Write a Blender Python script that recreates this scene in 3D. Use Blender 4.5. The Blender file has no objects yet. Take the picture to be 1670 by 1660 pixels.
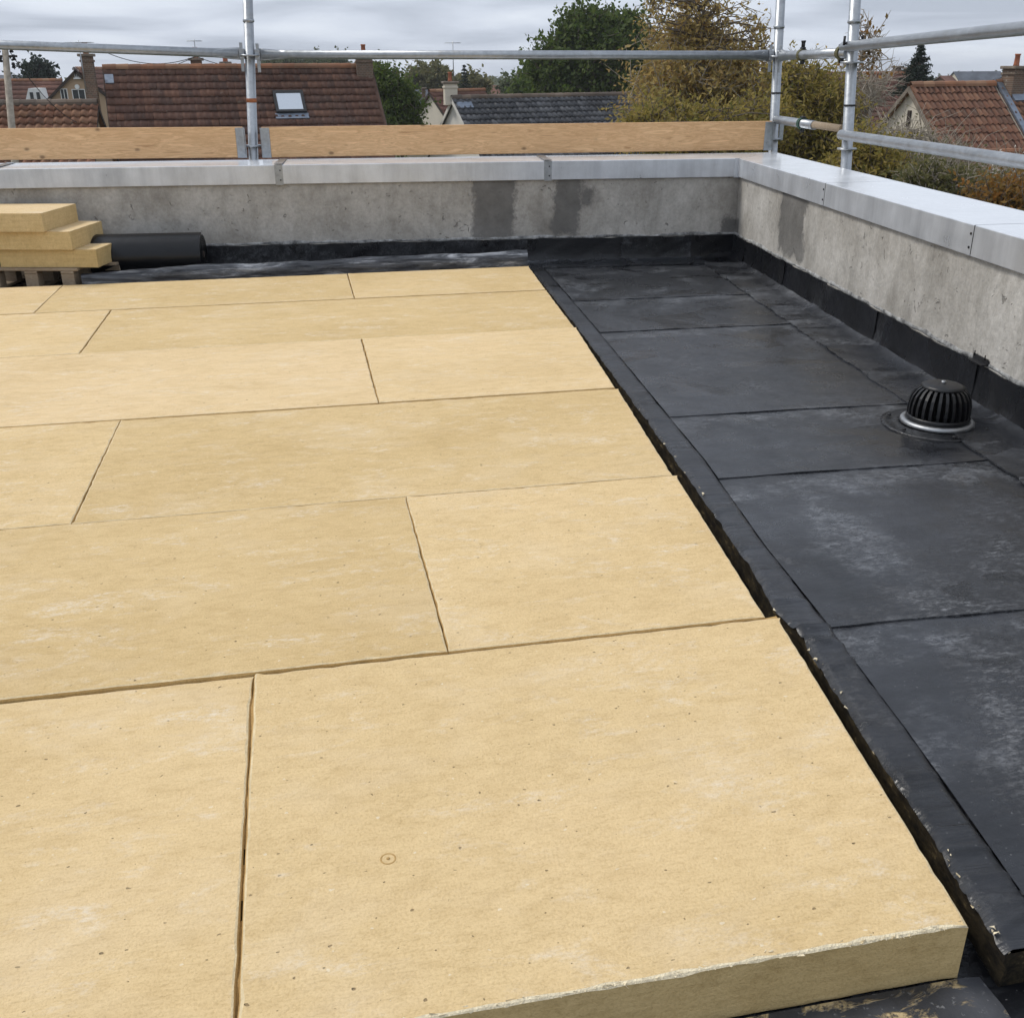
import bpy, math, random
import numpy as np
from mathutils import Vector, Matrix
random.seed(7)
RNG = np.random.default_rng(11)
scene = bpy.context.scene
COL = scene.collection

# ------------------------------------------------------------------ camera
CAM = Vector((0.0, 0.0, 1.5))
PITCH, YAW, ROLL, FPX, PW, PH = 0.40777, 0.19893, -0.0050265, 1666.4, 1670.0, 1660.0
_f = Vector((math.sin(YAW)*math.cos(PITCH), math.cos(YAW)*math.cos(PITCH), -math.sin(PITCH)))
_r = Vector((math.cos(YAW), -math.sin(YAW), 0))
_u = _r.cross(_f)
_r2 = _r*math.cos(ROLL) + _u*math.sin(ROLL)
_u2 = -_r*math.sin(ROLL) + _u*math.cos(ROLL)
cd = bpy.data.cameras.new('camera'); cam = bpy.data.objects.new('camera', cd); COL.objects.link(cam)
cd.sensor_fit = 'HORIZONTAL'; cd.sensor_width = 36; cd.lens = 36*FPX/PW
cd.clip_start = 0.05; cd.clip_end = 12000
m = Matrix((_r2, _u2, -_f)).transposed().to_4x4(); m.translation = CAM
cam.matrix_world = m
scene.camera = cam

def at(px, py, Y):
    """world point at depth Y that the survey of the photograph puts at this direction"""
    d = _f*FPX + _r2*(px-PW/2) + _u2*(PH/2-py)
    return CAM + d*(Y/d.y)

# ------------------------------------------------------------------ sky, sun, exposure
SUN_EL, SUN_AZ = math.radians(52), math.radians(-62)      # azimuth measured from +Y towards +X
world = bpy.data.worlds.new('World'); scene.world = world; world.use_nodes = True
wt = world.node_tree; wt.nodes.clear()
def wn(t, **k):
    n = wt.nodes.new(t)
    for a, b in k.items(): setattr(n, a, b)
    return n
wo = wn('ShaderNodeOutputWorld'); bg = wn('ShaderNodeBackground'); bg.inputs['Strength'].default_value = 0.1
sky = wn('ShaderNodeTexSky', sky_type='NISHITA', sun_disc=False, sun_elevation=SUN_EL, sun_rotation=SUN_AZ)
sky.air_density = 1.2; sky.dust_density = 3.0
tc = wn('ShaderNodeTexCoord'); sep = wn('ShaderNodeSeparateXYZ'); wt.links.new(tc.outputs['Generated'], sep.inputs[0])
zz = wn('ShaderNodeMath', operation='MAXIMUM'); zz.inputs[1].default_value = 0.0; wt.links.new(sep.outputs['Z'], zz.inputs[0])
za = wn('ShaderNodeMath', operation='ADD'); za.inputs[1].default_value = 0.10; wt.links.new(zz.outputs[0], za.inputs[0])
dx = wn('ShaderNodeMath', operation='DIVIDE'); wt.links.new(sep.outputs['X'], dx.inputs[0]); wt.links.new(za.outputs[0], dx.inputs[1])
dy = wn('ShaderNodeMath', operation='DIVIDE'); wt.links.new(sep.outputs['Y'], dy.inputs[0]); wt.links.new(za.outputs[0], dy.inputs[1])
cmb = wn('ShaderNodeCombineXYZ'); wt.links.new(dx.outputs[0], cmb.inputs[0]); wt.links.new(dy.outputs[0], cmb.inputs[1])
n1 = wn('ShaderNodeTexNoise'); n1.inputs['Scale'].default_value = 0.62; n1.inputs['Detail'].default_value = 6; n1.inputs['Roughness'].default_value = .5; n1.inputs['Distortion'].default_value = .35
wt.links.new(cmb.outputs[0], n1.inputs['Vector'])
cr = wn('ShaderNodeValToRGB'); wt.links.new(n1.outputs['Fac'], cr.inputs[0])
cr.color_ramp.elements[0].position = .36; cr.color_ramp.elements[0].color = (.385, .43, .51, 1)
cr.color_ramp.elements[1].position = .64; cr.color_ramp.elements[1].color = (.66, .71, .785, 1)
e = cr.color_ramp.elements.new(.5); e.color = (.535, .585, .675, 1)
sc = wn('ShaderNodeVectorMath', operation='SCALE'); sc.inputs['Scale'].default_value = 10.0; wt.links.new(cr.outputs['Color'], sc.inputs[0])
mx = wn('ShaderNodeMix', data_type='RGBA'); mx.inputs['Factor'].default_value = .94
wt.links.new(sky.outputs[0], mx.inputs['A']); wt.links.new(sc.outputs[0], mx.inputs['B'])
wt.links.new(mx.outputs['Result'], bg.inputs['Color']); wt.links.new(bg.outputs[0], wo.inputs['Surface'])
sl = bpy.data.lights.new('sun', 'SUN'); sl.energy = 1.5; sl.angle = math.radians(14); sl.color = (1.0, .955, .88)
so = bpy.data.objects.new('sun', sl); COL.objects.link(so)
sd = Vector((math.sin(SUN_AZ)*math.cos(SUN_EL), math.cos(SUN_AZ)*math.cos(SUN_EL), math.sin(SUN_EL)))
so.rotation_euler = sd.to_track_quat('Z', 'Y').to_euler(); so.location = (-10, 10, 30)
vs = scene.view_settings; vs.view_transform = 'Standard'; vs.look = 'None'; vs.exposure = 0.40; vs.gamma = 1.0; vs.use_curve_mapping = False
scene.render.engine = 'CYCLES'

# ------------------------------------------------------------------ materials
MATS = {}
class NM:
    """small wrapper for building a node material"""
    def __init__(s, name, rough=.8, metal=0.0, spec=.5):
        s.m = bpy.data.materials.new(name); s.m.use_nodes = True; s.t = s.m.node_tree
        s.b = s.t.nodes['Principled BSDF']; s.b.inputs['Roughness'].default_value = rough
        s.b.inputs['Metallic'].default_value = metal; s.b.inputs['Specular IOR Level'].default_value = spec
        MATS[name] = s.m; s._oc = None
    def n(s, t, **k):
        x = s.t.nodes.new(t)
        for a, b in k.items(): setattr(x, a, b)
        return x
    def l(s, a, b): s.t.links.new(a, b)
    def coord(s, scale=(1, 1, 1), which='Object', rand=False, rot=(0, 0, 0)):
        c = s.n('ShaderNodeTexCoord'); mp = s.n('ShaderNodeMapping'); mp.inputs['Scale'].default_value = scale; mp.inputs['Rotation'].default_value = rot
        o = c.outputs[which]
        if rand:
            oi = s.n('ShaderNodeObjectInfo'); v = s.n('ShaderNodeVectorMath', operation='SCALE'); cc = s.n('ShaderNodeCombineXYZ')
            for i in range(3): s.l(oi.outputs['Random'], cc.inputs[i])
            v.inputs['Scale'].default_value = 37.0; s.l(cc.outputs[0], v.inputs[0])
            ad = s.n('ShaderNodeVectorMath', operation='ADD'); s.l(o, ad.inputs[0]); s.l(v.outputs[0], ad.inputs[1]); o = ad.outputs[0]
        s.l(o, mp.inputs['Vector']); return mp.outputs[0]
    def noise(s, v, scale, detail=4, rough=.55, dist=0.0):
        x = s.n('ShaderNodeTexNoise'); x.inputs['Scale'].default_value = scale; x.inputs['Detail'].default_value = detail
        x.inputs['Roughness'].default_value = rough; x.inputs['Distortion'].default_value = dist
        s.l(v, x.inputs['Vector']); return x.outputs['Fac']
    def voro(s, v, scale, feature='F1'):
        x = s.n('ShaderNodeTexVoronoi', feature=feature); x.inputs['Scale'].default_value = scale; s.l(v, x.inputs['Vector']); return x
    def ramp(s, f, *st):
        x = s.n('ShaderNodeValToRGB'); el = x.color_ramp.elements
        while len(el) < len(st): el.new(.5)
        for e_, (p, c) in zip(el, st):
            e_.position = p; e_.color = (c, c, c, 1) if isinstance(c, (int, float)) else (*c, 1)
        s.l(f, x.inputs[0]); return x.outputs['Color']
    def mix(s, f, a, b, mode='MIX'):
        x = s.n('ShaderNodeMix', data_type='RGBA', blend_type=mode)
        for sock, v in ((x.inputs['Factor'], f), (x.inputs['A'], a), (x.inputs['B'], b)):
            if isinstance(v, (int, float)): sock.default_value = v
            elif isinstance(v, tuple): sock.default_value = (*v, 1)
            else: s.l(v, sock)
        return x.outputs['Result']
    def math(s, op, a, b=0.0):
        x = s.n('ShaderNodeMath', operation=op)
        for sock, v in zip(x.inputs, (a, b)):
            if isinstance(v, (int, float)): sock.default_value = v
            else: s.l(v, sock)
        return x.outputs[0]
    def bump(s, h, strength=.3, dist=.01):
        x = s.n('ShaderNodeBump'); x.inputs['Strength'].default_value = strength; x.inputs['Distance'].default_value = dist
        s.l(h, x.inputs['Height']); s.l(x.outputs[0], s.b.inputs['Normal'])
    def color(s, c):
        if isinstance(c, tuple): s.b.inputs['Base Color'].default_value = (*c, 1)
        else: s.l(c, s.b.inputs['Base Color'])
        return s
    def rough(s, r): s.l(r, s.b.inputs['Roughness'])

def simple(name, col, rough=.8, metal=0, var=.25, scale=6, bump=0, rand=True, spec=.4):
    a = NM(name, rough, metal, spec); v = a.coord(rand=rand)
    f = a.noise(v, scale, 5)
    a.color(a.ramp(f, (.3, tuple(c*(1-var) for c in col)), (.7, tuple(min(1, c*(1+var)) for c in col))))
    if bump: a.bump(a.noise(v, scale*4, 5), bump, .02)
    return a.m

def mk_foam(name, base, core=False):
    a = NM(name, .92, 0, .2)
    v = a.coord(rand=True)
    vs_ = a.coord((1.0, 7.0, 1.0), rand=True)
    big = a.noise(v, 1.6, 4, .55)
    b = tuple(base)
    dk = tuple(x*y for x, y in zip(b, (.93, .915, .88))); lt = tuple(min(1, x*y) for x, y in zip(b, (1.03, 1.03, 1.05)))
    c = a.ramp(a.math('ADD', a.math('MULTIPLY', big, .6), a.math('MULTIPLY', a.noise(v, .55, 2), .4)), (.36, dk), (.52, b), (.64, lt))
    fib = a.noise(vs_, 26, 6, .7, .3)
    c = a.mix(.55, c, a.ramp(fib, (.28, (.70, .66, .58)), (.47, (1, 1, 1)), (.60, (1, 1, 1)), (.74, (1.12, 1.13, 1.16))), 'MULTIPLY')
    fine = a.noise(v, 170, 3, .7)
    c = a.mix(.45, c, a.ramp(fine, (.34, (.72, .67, .60)), (.5, (1, 1, 1)), (.68, (1.10, 1.10, 1.12))), 'MULTIPLY')
    mid = a.noise(a.coord((1, 2.2, 1), rand=True), 11, 6, .72, .4); c = a.mix(.55, c, a.ramp(mid, (.33, (.82, .79, .73)), (.52, (1, 1, 1)), (.68, (1.07, 1.08, 1.10))), 'MULTIPLY')
    oi = a.n('ShaderNodeObjectInfo'); c = a.mix(1.0, c, a.ramp(oi.outputs['Random'], (0, (.91, .90, .86)), (.5, (1, 1, 1)), (1, (1.04, 1.05, 1.12))), 'MULTIPLY')
    hgt = a.math('MULTIPLY', fib, .6); hgt = a.math('ADD', hgt, a.math('MULTIPLY', fine, .5))
    if not core:
        # tears and dents in the fleece, dark grit: sparse, uneven
        wv = a.n('ShaderNodeVectorMath', operation='ADD'); nd = a.n('ShaderNodeTexNoise'); nd.inputs['Scale'].default_value = 38; nd.inputs['Detail'].default_value = 3; a.l(v, nd.inputs['Vector'])
        sv = a.n('ShaderNodeVectorMath', operation='SCALE'); sv.inputs['Scale'].default_value = .022; a.l(nd.outputs['Color'], sv.inputs[0]); a.l(v, wv.inputs[0]); a.l(sv.outputs[0], wv.inputs[1])
        def pits(sc_, rad, keep):
            mp = a.n('ShaderNodeMapping'); mp.inputs['Scale'].default_value = (.62, 1, 1); a.l(wv.outputs[0], mp.inputs[0])
            vo = a.n('ShaderNodeTexVoronoi'); vo.voronoi_dimensions = '2D'; vo.inputs['Scale'].default_value = sc_; a.l(mp.outputs[0], vo.inputs['Vector'])
            sx = a.n('ShaderNodeSeparateXYZ'); a.l(vo.outputs['Color'], sx.inputs[0])
            rr = a.math('MULTIPLY', a.math('ADD', sx.outputs[1], .25), rad)
            t_ = a.math('MULTIPLY', a.math('SUBTRACT', rr, vo.outputs['Distance']), 90.0); t_.node.use_clamp = True
            return a.math('MULTIPLY', t_, a.math('LESS_THAN', sx.outputs[0], keep))
        pmm = a.math('MAXIMUM', pits(6.5, .017, .70), a.math('MULTIPLY', pits(19.0, .034, .50), .85))
        c = a.mix(a.math('MULTIPLY', pmm, .8), c, (.15, .095, .045))
        lp = pits(16.0, .040, .55); c = a.mix(a.math('MULTIPLY', lp, .5), c, (.86, .78, .62))
        # whitish scuffs, patchy
        s1 = a.noise(a.coord((1, 2.2, 1), rand=True), 4.2, 6, .7, .6); s2 = a.noise(a.coord((1, 2.0, 1), rand=True), 30, 7, .82)
        sm = a.math('MULTIPLY', a.ramp(s1, (.52, 0.0), (.68, 1.0)), a.ramp(s2, (.45, 0.0), (.60, 1.0)))
        c = a.mix(a.math('MULTIPLY', sm, .55), c, (.86, .78, .66)); pk = a.ramp(a.noise(a.coord((1, 1.6, 1), rand=True), 2.4, 4, .6, .5), (.52, 0.0), (.68, 1.0)); c = a.mix(a.math('MULTIPLY', pk, .18), c, (.80, .655, .46))
        hgt = a.math('SUBTRACT', hgt, a.math('MULTIPLY', pmm, 1.6))
    else:
        lay = a.noise(a.coord((.6, .6, 9.0), rand=True), 9, 4, .6); c = a.mix(.5, c, a.ramp(lay, (.35, (.80, .78, .74)), (.6, (1, 1, 1))), 'MULTIPLY')
    hgt = a.math('ADD', hgt, a.math('MULTIPLY', mid, .9))
    a.color(c); a.bump(hgt, .85, .005)
    return a.m
mk_foam('foam_facing', (.735, .548, .295))
mk_foam('foam_core', (.64, .48, .235), True)
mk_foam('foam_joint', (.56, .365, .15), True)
simple('foam_crumb', (.84, .72, .50), .95, var=.2, scale=60, bump=.5)

def mk_membrane(name, base, rlo=.42, rhi=.70, scuff=.55, str_=1.0, marks=False):
    a = NM(name, .5, 0, .5); v = a.coord(rand=True)
    big = a.noise(v, 1.3, 5, .6, .4); b = base
    c = a.ramp(big, (.30, tuple(x*.60 for x in b)), (.5, b), (.72, tuple(x*1.5 for x in b)))
    stv = a.noise(a.coord((.8, 6, 1), rand=True), 3.2, 6, .7, .5)
    c = a.mix(.5, c, a.ramp(stv, (.32, (.45, .45, .46)), (.66, (1.4, 1.4, 1.42))), 'MULTIPLY')
    # dusty abraded zones: large patches filled with broken flakes
    p1 = a.ramp(a.noise(v, 1.05, 4, .6, .8), (.47, 0.0), (.58, 1.0))
    p2 = a.math('MULTIPLY', a.ramp(a.noise(a.coord((1, 2.6, 1), rand=True), 26, 9, .9, .3), (.48, 0.0), (.57, 1.0)), a.ramp(a.noise(v, 7, 5, .7), (.38, .15), (.6, 1.0)))
    # laid-on rectangular tone changes where the torch has passed
    ck = a.n('ShaderNodeTexBrick'); ck.inputs['Scale'].default_value = .8; ck.inputs['Mortar Size'].default_value = 0.0; ck.inputs['Color1'].default_value = (.72, .72, .72, 1); ck.inputs['Color2'].default_value = (1.22, 1.22, 1.22, 1); a.l(a.coord((1, 1, 1), rand=True), ck.inputs['Vector']); c = a.mix(.7, c, ck.outputs['Color'], 'MULTIPLY')
    dm = a.math('MULTIPLY', a.math('MULTIPLY', p1, p2), scuff)
    c = a.mix(dm, c, (.30, .31, .33))
    sp = a.ramp(a.noise(v, 120, 2, .5), (.72, 0.0), (.76, 1.0)); c = a.mix(a.math('MULTIPLY', sp, .35), c, (.4, .4, .4))
    if marks:     # dust caught along the laps and a worn track beside the strip
        w_ = a.coord(); sx = a.n('ShaderNodeSeparateXYZ'); a.l(w_, sx.inputs[0]); ns = a.math('MULTIPLY', a.math('SUBTRACT', a.noise(w_, 3.0, 5, .65), .5), .55)
        yy = a.math('ADD', sx.outputs['Y'], ns); xx = a.math('ADD', sx.outputs['X'], ns)
        def band(val, c0_, w0): t_ = a.math('SUBTRACT', 1.0, a.math('DIVIDE', a.math('ABSOLUTE', a.math('SUBTRACT', val, c0_)), w0)); t_.node.use_clamp = True; return t_
        bm = band(yy, 2.30, .16)
        for c0_, w0 in ((3.50, .14), (4.36, .10), (6.10, .14), (7.05, .16), (1.85, .20)): bm = a.math('MAXIMUM', bm, band(yy, c0_, w0))
        tr = a.math('MULTIPLY', band(xx, 1.86, .20), band(yy, 3.0, .75)); bm = a.math('MAXIMUM', a.math('MULTIPLY', bm, .8), tr)
        fl = a.ramp(a.noise(a.coord((1, 2.2, 1)), 28, 9, .9, .4), (.46, 0.0), (.56, 1.0)); du = a.math('MULTIPLY', a.ramp(bm, (.10, 0.0), (.55, 1.0)), fl)
        c = a.mix(a.math('MULTIPLY', a.math('MULTIPLY', du, a.ramp(a.noise(w_, 5.5, 5, .7), (.42, .1), (.60, 1.0))), .48), c, (.26, .27, .29)); dk_ = a.ramp(a.noise(a.coord((1, 3, 1)), 30, 6, .8, .8), (.60, 0.0), (.66, 1.0)); c = a.mix(a.math('MULTIPLY', a.math('MULTIPLY', dk_, bm), .85), c, (.006, .006, .008))
    # damp patches: darker and smoother
    wp = a.ramp(a.noise(a.coord((1, 1.7, 1), rand=True), 1.9, 3, .5, .7), (.565, 0.0), (.61, 1.0))
    c = a.mix(a.math('MULTIPLY', wp, .55), c, (.008, .008, .009))
    a.color(c)
    r = a.ramp(a.noise(v, 5, 5, .65), (.3, rlo), (.7, rhi))
    r = a.mix(dm, r, (.85, .85, .85)); r = a.mix(a.math('MULTIPLY', wp, .7), r, (.16, .16, .16)); a.rough(r)
    h = a.math('ADD', a.math('MULTIPLY', a.noise(v, 9, 5, .6), 1.0), a.math('MULTIPLY', p2, a.math('MULTIPLY', p1, .22)))
    h = a.math('ADD', h, a.math('MULTIPLY', a.noise(v, 240, 2), .05))
    a.bump(h, .45*str_, .012)
    return a.m
mk_membrane('membrane', (.020, .0215, .0255), .20, .44, .55, marks=True)
mk_membrane('membrane_strip', (.020, .0215, .0255), .24, .44, .2)
_t = NM.__new__(NM); _t.m = MATS['membrane_strip']; _t.t = _t.m.node_tree; _t.b = _t.t.nodes['Principled BSDF']; _bn = _t.b.inputs['Normal'].links[0].from_node
_x = _t.n('ShaderNodeBump'); _x.inputs['Strength'].default_value = .5; _x.inputs['Distance'].default_value = .012; _t.l(_t.noise(_t.coord((1.5, 16, 1)), 2.2, 4, .55, .6), _x.inputs['Height']); _t.l(_bn.outputs[0], _x.inputs['Normal']); _t.l(_x.outputs[0], _t.b.inputs['Normal'])
mk_membrane('membrane_wall', (.0065, .007, .009), .22, .44, .22, .8); MATS['membrane_wall'].node_tree.nodes['Principled BSDF'].inputs['Specular IOR Level'].default_value = .4
a = NM('drain_shade', .9, 0, .1); a.color(a.ramp(a.noise(a.coord(), 20), (.3, .0015), (.7, .003)))  # black painted in for the shade inside the drain dome
simple('black_rubber', (.004, .0043, .0055), .30, var=.4, scale=4, bump=.15)
simple('black_plastic', (.007, .007, .008), .42, var=.3, scale=20, bump=.1, spec=.5)

# foam residue sticking to bitumen
a = NM('membrane_with_foam_residue', .55, 0, .5); v = a.coord()
c = a.ramp(a.noise(v, 5, 5), (.3, (.02, .021, .024)), (.7, (.07, .072, .08)))
rm = a.math('MULTIPLY', a.ramp(a.noise(a.coord((1, 2.4, 1)), 6, 5, .65, .8), (.51, 0.0), (.57, 1.0)), a.ramp(a.noise(v, 45, 5, .75), (.40, 0.0), (.50, 1.0)))
c = a.mix(rm, c, (.50, .38, .20)); wm_ = a.ramp(a.noise(v, 70, 3, .7), (.62, 0.0), (.70, 1.0)); c = a.mix(a.math('MULTIPLY', wm_, .3), c, (.4, .4, .4))
a.color(c); a.bump(a.math('ADD', a.noise(v, 18, 5), rm), .6, .008)

a = NM('shaded_foam_edge', .95, 0, .2); v = a.coord(rand=True)  # foam coloured down to near black, carrying the shadow of the gap
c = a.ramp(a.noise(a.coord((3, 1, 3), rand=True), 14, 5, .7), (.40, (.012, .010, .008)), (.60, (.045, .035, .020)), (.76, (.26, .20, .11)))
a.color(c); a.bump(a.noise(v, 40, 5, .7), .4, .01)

def mk_concrete():
    a = NM('concrete', .9, 0, .3); v = a.coord()
    c = a.ramp(a.noise(v, 1.7, 6, .62, .3), (.28, (.29, .27, .24)), (.5, (.46, .437, .40)), (.72, (.59, .567, .528)))
    st = a.noise(a.coord((3, 3, 1.1)), 2.0, 6, .7, .6); c = a.mix(.40, c, a.ramp(st, (.33, (.66, .65, .62)), (.6, (1.05, 1.05, 1.05))), 'MULTIPLY')
    fi = a.noise(v, 42, 5, .7); c = a.mix(.4, c, a.ramp(fi, (.32, (.62, .61, .60)), (.6, (1.10, 1.10, 1.10))), 'MULTIPLY'); f9 = a.noise(v, 9, 6, .72, .5); c = a.mix(.35, c, a.ramp(f9, (.33, (.66, .65, .63)), (.55, (1, 1, 1)), (.7, (1.14, 1.14, 1.14))), 'MULTIPLY')
    sp = a.noise(v, 17, 3, .6, 1.0); spm = a.ramp(sp, (.665, 0.0), (.69, 1.0)); c = a.mix(a.math('MULTIPLY', spm, .6), c, (.09, .085, .075))
    lt = a.ramp(a.noise(v, 8, 5, .7, .6), (.63, 0.0), (.70, 1.0)); c = a.mix(a.math('MULTIPLY', lt, .4), c, (.50, .49, .46))
    run = a.ramp(a.noise(a.coord((2.2, 2.2, .45)), 1.3, 6, .7, .5), (.52, 0.0), (.68, 1.0)); c = a.mix(a.math('MULTIPLY', run, .36), c, (.13, .12, .10)); blot = a.ramp(a.noise(v, 3.4, 6, .7, .6), (.55, 0.0), (.68, 1.0)); c = a.mix(a.math('MULTIPLY', blot, .32), c, (.15, .14, .125))
    # mortar repairs with their own outline
    sp_ = a.n('ShaderNodeSeparateXYZ'); a.l(v, sp_.inputs[0])
    nz = a.math('MULTIPLY', a.math('SUBTRACT', a.noise(a.coord((1, 1, 1)), 6, 7, .74), .5), .30)
    def patch(axis, x0, x1, zlo, zhi, lim_axis=None, lim=None, above=True):
        x = a.math('ADD', sp_.outputs[axis], nz); z = a.math('ADD', sp_.outputs['Z'], nz)
        ed = lambda val, ref, sg: (lambda t_: [setattr(t_.node, 'use_clamp', True), t_][1])(a.math('ADD', a.math('MULTIPLY', a.math('SUBTRACT', val, ref), 22.0*sg), .5)); mm = a.math('MULTIPLY', ed(x, x0, 1), ed(x, x1, -1))
        mm = a.math('MULTIPLY', mm, a.math('MULTIPLY', ed(z, zlo, 1), ed(z, zhi, -1)))
        if lim_axis: mm = a.math('MULTIPLY', mm, a.math('GREATER_THAN' if above else 'LESS_THAN', sp_.outputs[lim_axis], lim))
        return mm
    P = [patch('X', 1.45, 1.80, .17, 1, 'Y', 8.5), patch('X', 2.12, 2.37, .17, .9, 'Y', 8.5), patch('X', 2.36, 2.47, .42, .56, 'Y', 8.5),
         patch('X', 3.60, 4.2, 0, .30, 'Y', 8.5), patch('Y', 6.92, 7.46, .20, .9, 'X', 3.3)]
    pm = P[0]
    for q in P[1:]: pm = a.math('MAXIMUM', pm, q)
    pc = a.ramp(a.noise(v, 6, 5, .6), (.3, (.095, .092, .086)), (.7, (.185, .178, .168)))
    c = a.mix(a.math('MULTIPLY', pm, .85), c, pc)
    a.color(c)
    h = a.math('ADD', a.noise(v, 12, 6, .65), a.math('MULTIPLY', fi, .4)); h = a.math('SUBTRACT', h, a.math('MULTIPLY', spm, .8)); h = a.math('ADD', h, a.math('MULTIPLY', pm, .5))
    a.bump(h, .55, .012)
mk_concrete()

def mk_metal(name, base, rlo, rhi, streak=(1, 1, 6), sc=6, var=.22, dirt=.0, metal=1.0, smix=.5):
    a = NM(name, .4, metal, .5); v = a.coord(rand=True)
    f = a.noise(v, sc, 6, .65); c = a.ramp(f, (.3, tuple(x*(1-var) for x in base)), (.7, tuple(min(1, x*(1+var)) for x in base)))
    g = a.noise(a.coord(streak, rand=True), 3, 5, .65)
    c = a.mix(smix, c, a.ramp(g, (.35, (.72, .72, .73)), (.62, (1.05, 1.05, 1.05))), 'MULTIPLY')
    if dirt:
        d = a.ramp(a.noise(v, 4.5, 5, .7), (.56, 0.0), (.72, 1.0)); c = a.mix(a.math('MULTIPLY', d, dirt), c, (.20, .16, .11))
    a.color(c); a.rough(a.ramp(f, (.3, rlo), (.7, rhi))); a.bump(a.noise(v, sc*5, 4), .08, .01)
    return a.m
mk_metal('aluminium', (.66, .685, .72), .26, .42, (3, 3, .35), 3.0, .14, metal=.5)
mk_metal('galvanised', (.40, .42, .44), .30, .50, (2, 2, 2), 30, .16, .35, .8)
mk_metal('aluminium_sky_sheen', (.84, .86, .89), .13, .28, (1.5, 1.5, .6), 2.5, .04, metal=.35, smix=.15)  # coping top in a whiter metal, the bright sky on it put into the colour
mk_metal('zinc_flashing', (.24, .275, .33), .4, .6, metal=.7)
mk_metal('dark_steel', (.020, .020, .022), .5, .75, metal=.2)
mk_metal('olive_coupler', (.13, .12, .055), .5, .8, metal=.4, var=.4)
mk_metal('green_coupler', (.035, .075, .055), .5, .8, metal=.4, var=.4)
mk_metal('steel_ring', (.40, .41, .42), .38, .6, sc=20)
simple('rust_band', (.34, .12, .05), .8, var=.4, scale=30)

def mk_wood(name, base, dark, gscale=1.0, horizontal='X'):
    a = NM(name, .75, 0, .3)
    s = (1.2, 14, 14) if horizontal == 'X' else (14, 1.2, 14)
    g = a.noise(a.coord(s, rand=True), 2.2*gscale, 6, .6, 1.2)
    c = a.ramp(g, (.30, tuple(x*y for x, y in zip(base, (.66, .58, .50)))), (.44, base), (.53, tuple(x*y for x, y in zip(base, (.80, .74, .68)))), (.60, base), (.72, tuple(min(1, x*1.14) for x in base)))
    w = a.noise(a.coord((.5, 1, 1), rand=True), 2.0, 3); c = a.mix(.5, c, a.ramp(w, (.3, (.82, .78, .74)), (.7, (1.04, 1.04, 1.04))), 'MULTIPLY')
    k = a.voro(a.coord((1.15, 1.0, 1.9), rand=True), 3.6); kd = a.math('ADD', k.outputs['Distance'], a.math('MULTIPLY', a.noise(a.coord(rand=True), 30, 3), .05))
    km = a.ramp(kd, (.10, 1.0), (.155, 0.0)); c = a.mix(a.math('MULTIPLY', km, .8), c, dark)
    c = a.mix(a.math('MULTIPLY', a.ramp(kd, (.12, .5), (.24, 0.0)), .5), c, tuple(x*.6 for x in base))
    a.color(c); a.bump(g, .25, .004); return a.m
mk_wood('toe_board_wood', (.80, .515, .275), (.12, .055, .025))
mk_wood('pallet_wood', (.33, .265, .19), (.1, .06, .04))
simple('foil', (.55, .57, .60), .34, .75, .3, 5, .35)

# houses
def mk_tile(name, cols, rand='island', rough=.85):
    a = NM(name, rough, 0, .3); v = a.coord()
    if rand == 'island': r = a.n('ShaderNodeNewGeometry').outputs['Random Per Island']
    else: r = a.n('ShaderNodeObjectInfo').outputs['Random']
    n_ = len(cols); c = a.ramp(r, *[(i/(n_-1), cc) for i, cc in enumerate(cols)])
    w = a.noise(v, .55, 5, .65); c = a.mix(.75, c, a.ramp(w, (.32, (.55, .50, .46)), (.62, (1.15, 1.12, 1.1))), 'MULTIPLY')
    li = a.ramp(a.noise(v, 5.5, 4, .7), (.62, 0.0), (.70, 1.0)); c = a.mix(a.math('MULTIPLY', li, .45), c, (.24, .215, .17))
    a.color(c); a.bump(a.noise(v, 25, 4), .3, .01); return a.m
mk_tile('tile_brown', [(.100, .055, .041), (.130, .066, .046), (.092, .056, .044), (.165, .085, .056), (.118, .068, .052)])
mk_tile('tile_orange', [(.24, .115, .068), (.18, .088, .055), (.30, .165, .098), (.20, .105, .066), (.14, .08, .055)])
mk_tile('tile_orange_single', [(.20, .095, .060), (.15, .078, .054), (.25, .135, .085), (.175, .088, .058), (.12, .072, .052)], 'object')
mk_tile('tile_grey', [(.060, .064, .072), (.095, .099, .108), (.050, .053, .060), (.15, .155, .165), (.080, .084, .093)], rough=.45)
mk_tile('tile_ridge', [(.30, .14, .075), (.22, .115, .07), (.34, .20, .12)])
mk_tile('tile_ridge_grey', [(.16, .12, .09), (.11, .09, .075), (.20, .155, .12)])
simple('slate', (.105, .115, .135), .6, var=.3, scale=1.2, bump=.3)
simple('far_tile', (.17, .085, .062), .9, var=.3, scale=.8, bump=.3)
simple('render_cream', (.62, .56, .46), .9, var=.10, scale=1.2, bump=.1)
simple('render_white', (.66, .63, .57), .9, var=.08, scale=1.0, bump=.1)
simple('render_beige', (.40, .285, .185), .9, var=.12, scale=1.0, bump=.1)
simple('trim_white', (.72, .72, .70), .6, var=.06)
simple('dark_wood', (.045, .032, .025), .8, var=.3)
simple('chimney_pot', (.36, .13, .07), .8, var=.2, scale=8)
simple('mortar_cap', (.20, .165, .13), .9, var=.3, scale=5)
a = NM('brick', .9, 0, .3); v = a.coord(); br = a.n('ShaderNodeTexBrick'); br.inputs['Scale'].default_value = 4.2
br.inputs['Color1'].default_value = (.20, .125, .085, 1); br.inputs['Color2'].default_value = (.13, .095, .07, 1); br.inputs['Mortar'].default_value = (.25, .22, .18, 1)
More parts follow.
